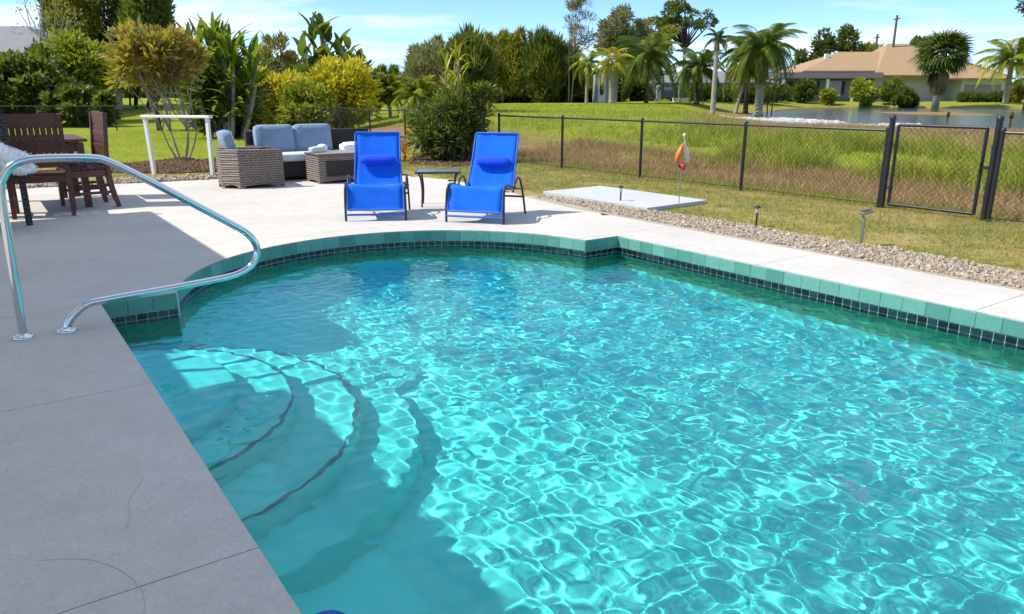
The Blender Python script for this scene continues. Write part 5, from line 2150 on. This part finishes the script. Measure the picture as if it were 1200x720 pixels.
def strap_mesh(L, w, bend, mat, seed, seg=7):
    V, F = [], []
    a = 0.0; x = z = 0.0
    for i in range(seg + 1):
        t = i / seg
        ww = w * (1 - t) ** .6 * (.55 + .45 * min(1, t * 4)) / 2
        V += [(x, ww, z + ww * .3), (x, 0, z), (x, -ww, z + ww * .3)]
        a = bend * t * 2.0
        x += L / seg * math.cos(a); z -= L / seg * math.sin(a)
    for i in range(seg):
        b = 3 * i
        F.append((b, b + 3, b + 4, b + 1)); F.append((b + 1, b + 4, b + 5, b + 2))
    return np_mesh('leaf', np.array(V), np.array(F), mat)


def strap_plant(label, base, h, w, mat, seed, n=60, L=1.0, lw=.08, heads=3, name='strappy_plant', bend=.5, cat='plant', low=0.0, zoff=0):
    """rosettes of long leaves on short stems"""
    r = np.random.default_rng(seed + 77)
    g = ground_at(base[0], base[1])
    root = thing(name, label, cat, (base[0], base[1], g - .02))
    meshes = [strap_mesh(L, lw, b, mat, seed) for b in (bend * .4, bend, bend * 1.6)]
    for s in range(heads):
        x0 = (r.uniform(-.5, .5) if heads > 1 else 0) * (w - L) * 1.0; y0 = r.uniform(-.25, .25) * (heads > 1)
        hh = low + max(.02, (h - L * .8)) * r.uniform(.2, 1.0) if heads > 1 else max(low, .02)
        bm = bmesh.new(); add_tube(bm, [(x0 * .7, y0, 0), (x0, y0, hh + .05)], [.05, .035], 7)
        link('stem', bm_mesh('stem', bm, M_bark_brown, True), root)
        for i in range(n // heads):
            t = i / (n / heads)
            k = r.uniform(.7, 1.15)
            o = link('leaf', meshes[int(r.integers(0, 3))], root, loc=(x0, y0, (hh + .25 * L) * (1 - .8 * t ** 1.3)), rot=(0, R(-82 + 80 * t) + r.uniform(-.1, .1), 2.399 * i + r.uniform(-.2, .2)))
            o.scale = (k, k, k)
    return root


def at_ground(px, Y):
    p = AT(px, 110, Y)
    return (p.x, Y)


def hgt(py, Y, px=600):
    x, y = at_ground(px, Y)
    return AT(px, py, Y).z - ground_at(x, Y)


def wid(dpx, Y):
    return dpx / 905 * Y


# --- left background
def bushy(label, px, wpx, ytop, Y, mat, seed, name='leafy_shrub', cat='shrub', depth=None, L=.22, Wd=.12, nclump=46, per=170, rc=None, group=None, inner=None, up=.2, ybot=None, bark=None, stems=3, flat=.8, shell=.5, limbs=12):
    x, y = at_ground(px, Y)
    h = hgt(ytop, Y, px); w = wid(wpx, Y)
    lo = 0.0 if ybot is None else max(0, hgt(ybot, Y, px))
    rc = rc or min(w, h) * .16
    cz = (h + lo) / 2
    return tree(name, label, cat, (x, y, 0), cz * .8 if ybot is None else max(lo, .3), (0, 0, cz), (w / 2 - rc * .7, (depth or w * .35), (h - lo) / 2 - rc * .5), mat, bark, nclump, per, rc, L, Wd, up, seed, trunk_r=.02 + .012 * h, stems=stems, shell=shell, group=group, bottom=-1, inner=inner, limbs=limbs, flat=flat)


bushy('dense dark green leafy shrub behind the dining table', 22, 150, 60, 38, L_DGR, 1, L=.32, Wd=.2, nclump=70, per=150)
bushy('mid green leafy shrub rising just right of the grey roof', 55, 60, 48, 40, L_GRN, 2, L=.30, Wd=.18, per=130)
bushy('yellow green bushy tree left of the golden croton', 100, 84, 34, 42, L_YGR, 3, name='bushy_tree', cat='tree', L=.30, Wd=.14, nclump=64, per=150, inner=L_BRN)
bushy('low dark shrub under the yellow green bushy tree', 92, 90, 100, 37, L_DGR, 4, L=.3, Wd=.14, nclump=40, per=110)
spire_tree('dark_pine', 'tall dark pine whose top runs out of the photo at the upper left', at_ground(140, 54), wid(125, 54), 13.0, L_DGR, 5, nsp=16, L=.45, Wd=.10, dens=330)
bushy('lighter olive tree beside the tall dark pine', 102, 62, -25, 52, L_OLV, 6, name='olive_tree', cat='tree', L=.32, Wd=.10, nclump=50, per=130, ybot=70, stems=1)
x_, y_ = at_ground(62, 48)
tree('bare_tree', 'nearly leafless grey branching tree against the sky at upper left', 'tree', (x_, y_, 0), 3.0, (0.3, 0, 5.6), (2.2, 1.2, 1.8), L_GRY, M_bark_grey, 22, 14, .4, .16, .09, .1, 7, .10, 1, limbs=20)

# golden croton with pale multi stems in the mulch bed
x_, y_ = (G(215, 188).x, 17.7)
H_ = hgt(34, 17.7, 190)
tree('golden_croton', 'golden leaved multi-stemmed croton in the mulch bed behind the white frame', 'shrub', (x_, y_, 0), .75, (-.42, 0, 2.22), (.98, .7, .68), L_GLD, M_bark_grey, 50, 60, .22, .20, .08, .25, 8, .022, 6, shell=.45, limbs=26, flat=.9, spread=.3, inner=L_BRN)
paddle_plant('tall clump of broad green strappy leaves right of the golden croton', at_ground(262, 27), hgt(10, 27, 262), wid(112, 27), L_GRN, 9, stems=13, nl=26, L=1.25, lw=.16, name='dracaena_clump')
bushy('dark mass of leaves at the foot of the broad strappy clump', 262, 84, 62, 27.6, L_DGR, 10, L=.35, Wd=.12, nclump=40, per=110)
x_, y_ = at_ground(182, 33)
tree('leaning_tree', 'small dark trunked tree on the lawn behind the golden croton', 'tree', (x_, y_, 0), 1.3, (0, 0, 2.6), (1.5, 1, 1.0), L_YGR, M_bark_dark, 26, 90, .35, .22, .10, .1, 11, .13, 1)
bushy('rusty brown plumed tree behind the yellow croton hedge', 326, 52, 34, 42, L_BRN, 12, name='plumed_tree', cat='tree', L=.32, Wd=.07, nclump=40, per=130, up=.9)
paddle_plant('giant white bird of paradise with dark paddle leaves, tallest of the left group', at_ground(380, 36), hgt(2, 36, 380), wid(66, 36), L_DGR, 13, stems=5, nl=14, L=1.25, lw=.42)
paddle_plant('lower clump of dark paddle leaves right of the giant bird of paradise', at_ground(412, 35), hgt(40, 35, 412), wid(60, 35), L_DGR, 14, stems=5, nl=11, L=1.0, lw=.36)
bushy('dark green bush below the paddle leaved plants', 400, 110, 62, 36.5, L_DGR, 15, L=.3, Wd=.15, nclump=60, per=110)
bushy('left bright yellow croton bush behind the sofa', 318, 92, 78, 31, L_YEL, 16, name='croton_bush', L=.24, Wd=.11, nclump=52, per=130, inner=L_YGR, group='yellow croton bushes behind the sofa', stems=5)
bushy('right bright yellow croton bush behind the sofa, the taller one', 396, 96, 64, 31, L_YEL, 17, name='croton_bush', L=.24, Wd=.11, nclump=56, per=130, inner=L_YGR, group='yellow croton bushes behind the sofa', stems=5)
bushy('middle low yellow green croton bush behind the sofa', 356, 80, 94, 29.5, L_YGR, 18, name='croton_bush', L=.22, Wd=.10, nclump=40, per=110, group='yellow croton bushes behind the sofa', stems=5)
palm('bushy yellow green areca palm left of the grey haired bush', 458, 150, 37, 62, 60, L_YGR, nf=26, droop=.8, trunk_r=.06, seed=19, leafw=.07, name='areca_palm', group=None, hub_py=112, rise=1.1)
palm('second areca palm with yellow green fronds left of the rounded dark shrub', 492, 150, 33, 75, 66, L_YGR, nf=26, droop=.9, trunk_r=.06, seed=20, leafw=.07, name='areca_palm', group=None, hub_py=118, rise=1.1)
bushy('pale grey brown feathery bush above the rounded dark shrub', 505, 66, 48, 46, L_GRY, 21, name='feathery_bush', L=.36, Wd=.05, nclump=50, per=120, up=.9, inner=L_BRN)

# --- dark strappy plant at the fence corner
dk = strap_plant('big rounded dark strappy leaved shrub at the fence behind the loungers', (-1.42, 17.2), 1.7, 1.9, L_DGR, 22, n=170, L=.62, lw=.085, heads=14, bend=.8, low=.1, name='strappy_shrub', cat='shrub')
P_, d_, _ = crown_points(np.array([0, 0, .85]), np.array([.82, .5, .68]), 60, 80, .2, np.random.default_rng(9), .4, 1.0, -1)
P_[:, 2] = np.maximum(P_[:, 2], .04)
V_, F_ = leaf_quads(P_, d_ + [0, 0, .3], .24, .045, np.random.default_rng(4))
link('dense_foliage', np_mesh('dense_foliage', V_, F_, L_DGR), dk)
strap_plant('yellow green arching fronds above the rounded dark shrub', (-1.55, 18.9), 2.05, 1.6, L_YGR, 23, n=90, L=.8, lw=.06, heads=6, bend=.9, low=1.0, name='arching_plant')
M_orange = mat_leaf('orange_bromeliad_leaf', [(0.45, 0.10, 0.02), (0.55, 0.18, 0.03), (0.35, 0.06, 0.02)])
strap_plant('orange leaved bromeliad left of the rounded dark shrub', (-2.45, 17.4), .8, .9, M_orange, 24, n=26, L=.55, lw=.06, heads=1, bend=.7, name='bromeliad', low=.1)
x_, y_ = (-.62, 17.3)
tree('slim_tree', 'slim brown trunk at the fence corner right of the rounded dark shrub', 'tree', (x_, y_, 0), 1.1, (0, 0, 1.45), (.35, .3, .28), L_DGR, M_bark_brown, 14, 60, .12, .12, .05, .2, 25, .04, 1)

# --- dark belt of pines behind the lawn
belt = [(455, 66, 60, 78, 'g', 'low green pine at the left end of the dark tree belt'), (515, 70, 62, 40, 'o', 'olive feathery pine above the grey haired bush'), (550, 64, 34, 34, 'd', 'dark plumed pine left of the middle of the belt'),
        (575, 70, 60, 42, 'o', 'broad olive pine in front of the dark belt'), (606, 74, 58, 22, 'o', 'tallest olive plumed pine of the dark belt'), (640, 60, 56, 30, 'd', 'dark plumed pine right of the tallest olive one'),
        (664, 52, 60, 48, 'd', 'low dark pine at the right end of the belt'), (600, 120, 64, 66, 'd', 'broad dark mass of pine at the foot of the belt, left of the shed')]
for i, (px, wp, Y, yt, kind, lab) in enumerate(belt):
    mt = {'g': L_GRN, 'o': L_OLV, 'd': L_DGR}[kind]
    if i in (2, 5, 6):
        bushy(lab, px, wp, yt + 4, Y, mt, 130 + i, name='plumed_pine', cat='tree', L=.5, Wd=.08, nclump=60, per=130, up=1.3, group='plumed pines behind the lawn', stems=4, inner=L_OLV)
        continue
    spire_tree('plumed_pine', lab, at_ground(px, Y), wid(wp, Y), hgt(yt, Y, px), mt, 30 + i, nsp=13, L=.5, Wd=.10, dens=300, group='plumed pines behind the lawn')
x_, y_ = at_ground(668, 56)
tree('wispy_tree', 'tall wispy pale tree leaning at the right end of the pine belt', 'tree', (x_, y_, 0), 3.5, (.5, 0, 5.2), (1.1, .8, 2.2), L_GRY, M_bark_grey, 30, 60, .35, .4, .05, .8, 41, .06, 2, limbs=16)
bushy('dark hedge behind the shed and young palms', 700, 130, 86, 66, L_DGR, 42, name='tall_hedge', cat='hedge', L=.45, Wd=.25, nclump=110, per=120, depth=2, rc=.75)
bushy('long dark hedge at the foot of the pine belt', 575, 210, 98, 66, L_DGR, 43, name='tall_hedge', cat='hedge', L=.45, Wd=.25, nclump=150, per=110, depth=2, rc=.75)
bushy('dark hedge behind the middle palms', 840, 180, 100, 88, L_DGR, 44, name='tall_hedge', cat='hedge', L=.5, Wd=.3, nclump=60, per=90, depth=2, rc=.8)

# grey trees and the tall spreading one
x_, y_ = at_ground(730, 78)
tree('grey_tree', 'round grey green tree behind the golden young palm', 'tree', (x_, y_, 0), 4, (0, 0, hgt(42, 78, 730)), (2.6, 2, 2.3), L_GRY, M_bark_grey, 60, 110, .7, .4, .16, .1, 50, .2, 1)
x_, y_ = at_ground(764, 80)
tree('grey_tree', 'smaller grey green tree left of the tall spreading tree', 'tree', (x_, y_, 0), 4, (0, 0, hgt(48, 80, 764)), (1.9, 1.5, 2.0), L_OLV, M_bark_grey, 40, 100, .6, .4, .16, .1, 51, .2, 1)
x_, y_ = at_ground(799, 84)
tree('spreading_tree', 'tall tree with a flat spreading crown against the sky above the middle palms', 'tree', (x_, y_, 0), hgt(52, 84, 799), (-.2, 0, hgt(21, 84, 799)), (3.5, 2.4, 1.35), L_DGR, M_bark_dark, 30, 110, .55, .36, .2, .1, 52, .24, 1, shell=.6, limbs=26, flat=.6)

# --- palms on the far lawn
def fan_palm():
    Y = 84.0
    r = np.random.default_rng(3)
    b = AT(1096, 123, Y); g = ground_at(b.x, Y)
    root = thing('fan_palm', 'shaggy fan palm with a skirt of dead fronds before the peach roof', 'palm tree', (b.x, Y, g - .03))
    hub = AT(1096, 66, Y).z - g
    bm = bmesh.new(); add_tube(bm, [(0, 0, 0), (.05, 0, hub * .5), (0, 0, hub)], [.42, .30, .26], 12)
    link('trunk', bm_mesh('trunk', bm, M_bark_grey, True), root)

    def fan(mat, L, sp, droop):
        V, F = [], []
        n = 15
        V += [(0, .03, 0), (0, -.03, 0), (L * .5, -.02, 0), (L * .5, .02, 0)]; F.append((0, 1, 2, 3))
        for i in range(n):
            a = (-1 + 2 * i / (n - 1)) * sp
            d = np.array([math.cos(a), math.sin(a), -.1 * abs(a)])
            s = np.array([-math.sin(a), math.cos(a), .25])
            p = np.array([L * .5, 0, 0]); m = p + d * L * .38; e = p + d * L * .75 + np.array([0, 0, -droop * L * .3])
            k = len(V)
            V += [p, m + s * .11, e, m - s * .11]; F.append((k, k + 1, k + 2, k + 3))
        return np_mesh('fan_leaf', np.array(V), np.array(F), mat)
    gm = [fan(L_DGR, 2.5, 1.5, d) for d in (.4, .8, 1.2)]
    dm = fan(L_BRN, 2.2, .5, .6)
    for i in range(58):
        t = i / 58
        o = link('fan_leaf', gm[i % 3], root, loc=(0, 0, hub), rot=(r.uniform(-.5, .5), R(-75 + 115 * t), 2.399 * i))
        k = r.uniform(.85, 1.15); o.scale = (k, k, k)
    for i in range(30):
        t = i / 30
        link('dead_frond', dm, root, loc=(0, 0, hub - .3 - 1.2 * t), rot=(r.uniform(-.3, .3), R(62 + 16 * t), 2.399 * i))


palm('slim young palm with yellow green fronds left of the shed', 687, 126, 54, 48, 48, L_YGR, nf=16, droop=1.1, trunk_r=.09, seed=60, hub_py=74)
palm('young palm with golden yellow fronds in front of the shed', 716, 126, 52, 50, 52, mat_leaf('golden_palm_leaf', [(0.38, 0.33, 0.02), (0.52, 0.42, 0.02), (0.30, 0.30, 0.03)]), nf=16, droop=1.2, trunk_r=.15, seed=61, hub_py=72)
palm('dense dark green palm between the golden palm and the white pillar', 757, 127, 56, 34, 86, L_GRN, nf=30, droop=1.1, trunk_r=.12, seed=62, bark=M_bark_dark, hub_py=70, leafw=.1)
palm('low dark palm whose fronds hang over the parked car', 816, 126, 58, 42, 74, L_GRN, nf=24, droop=1.0, trunk_r=.17, seed=63, bark=M_bark_dark, hub_py=80, leafw=.1)
palm('palm with a tall pale bare trunk and small crown', 835, 131, 48, 28, 34, L_DGR, nf=12, droop=1.0, trunk_r=.13, seed=64, hub_py=44, dead=4)
palm('yellow green palm with arching pale trunk', 862, 126, 56, 52, 50, L_YGR, nf=20, droop=1.2, trunk_r=.12, seed=65, hub_py=80, curve=.6, leafw=.09)
palm('big palm with drooping green fronds and a fat pale trunk', 889, 126, 54, 22, 92, L_GRN, nf=30, droop=1.15, trunk_r=.24, seed=66, hub_py=60, leafw=.1, dead=5)
palm('dark palm standing directly behind the big drooping palm', 874, 124, 60, 32, 80, L_DGR, nf=26, droop=1.1, trunk_r=.16, seed=67, bark=M_bark_dark, hub_py=66, leafw=.11)
fan_palm()
palm('bright green palm at the right edge beside the house', 1178, 120, 88, 34, 78, L_YGR, nf=26, droop=.8, trunk_r=.26, seed=69, hub_py=72, leafw=.15, group=None)
x_, y_ = at_ground(1197, 80)
tree('edge_pine', 'dark pine cut off by the right edge of the photo', 'tree', (x_ + .6, y_, 0), 7.0, (.6, 0, 10.3), (2.6, 1.6, 2.0), L_DGR, M_bark_dark, 26, 70, .5, .4, .14, .1, 70, .2, 1, limbs=20)
strap_plant('dark spiky yucca leaning between the middle palms', at_ground(905, 56), hgt(96, 56, 905), wid(24, 56), L_DGR, 71, n=30, L=.7, lw=.09, heads=2, low=.2, name='yucca')

# --- planting round the lake house
for (px, wp, yt, Y, mt, sd, lab) in ((924, 20, 104, 97, L_GRN, 80, 'low green shrub at the left end of the porch'), (942, 28, 94, 95, L_DGR, 81, 'rounded dark shrub before the porch'), (970, 20, 105, 93, L_YGR, 82, 'low yellow green shrub before the porch column'),
                                     (1012, 38, 90, 90, L_YGR, 83, 'bright green tree left of the dark hedge by the house'), (1046, 42, 91, 92, L_GRN, 84, 'round green tree beside the fan palm'), (1062, 32, 106, 88, L_DGR, 85, 'clipped dark hedge left of the fan palm'),
                                     (1142, 46, 110, 96, L_DGR, 86, 'low dark hedge along the garage wall'), (1176, 28, 108, 94, L_DGR, 87, 'dark hedge under the right edge palm'), (1196, 18, 98, 92, L_OLV, 88, 'olive shrub at the right edge of the photo')):
    bushy(lab, px, wp, yt, Y, mt, sd, L=.34, Wd=.2, nclump=34, per=90, rc=wid(wp, Y) * .13 if yt > 100 else None, depth=1.2)
x_, y_ = at_ground(1079, 89)
for (px, yt, wp, lab, sd, mt) in ((942, 60, 34, 'round dark tree behind the left end of the house', 90, L_DGR), (960, 40, 22, 'thin pine behind the house with an open crown', 91, L_DGR), (988, 34, 22, 'taller open pine behind the peach roof', 92, L_DGR), (1012, 52, 40, 'low olive tree behind the peach roof', 93, L_OLV), (1068, 46, 26, 'dark tree top peeping over the ridge of the roof', 94, L_DGR)):
    Y = 128
    x_, y_ = at_ground(px, Y)
    hh = hgt(yt, Y, px)
    tree('distant_tree', lab, 'tree', (x_, y_, 0), hh * .6, (0, 0, hh * .82), (wid(wp, Y) * .42, 1.5, hh * .16 if yt > 41 else hh * .2), mt, M_bark_dark, 20, 70, .7, .6, .3, .1, sd, .22, 1, group='trees behind the lake house')

# far belt of trees that reads as one mass along the horizon
r_ = np.random.default_rng(5)
n = 60000
a = r_.uniform(-1.25, 1.25, n)
rad_ = r_.uniform(175, 205, n)
x = rad_ * np.sin(a)
Yb = rad_ * np.cos(a)
top = 5.0 + 2.2 * np.sin(a * 17) + 1.6 * np.sin(a * 41 + 1) + 1.0 * np.sin(a * 97)
z = 0.8 + (top) * r_.uniform(0, 1, n) ** .8
P = np.stack([x, Yb, z], 1)
D = r_.normal(size=(n, 3)); D[:, 2] += .5
V, F = leaf_quads(P, D, 1.6, .9, r_)
link('far_woods', np_mesh('far_woods', V, F, L_DGR), None, 'stuff')
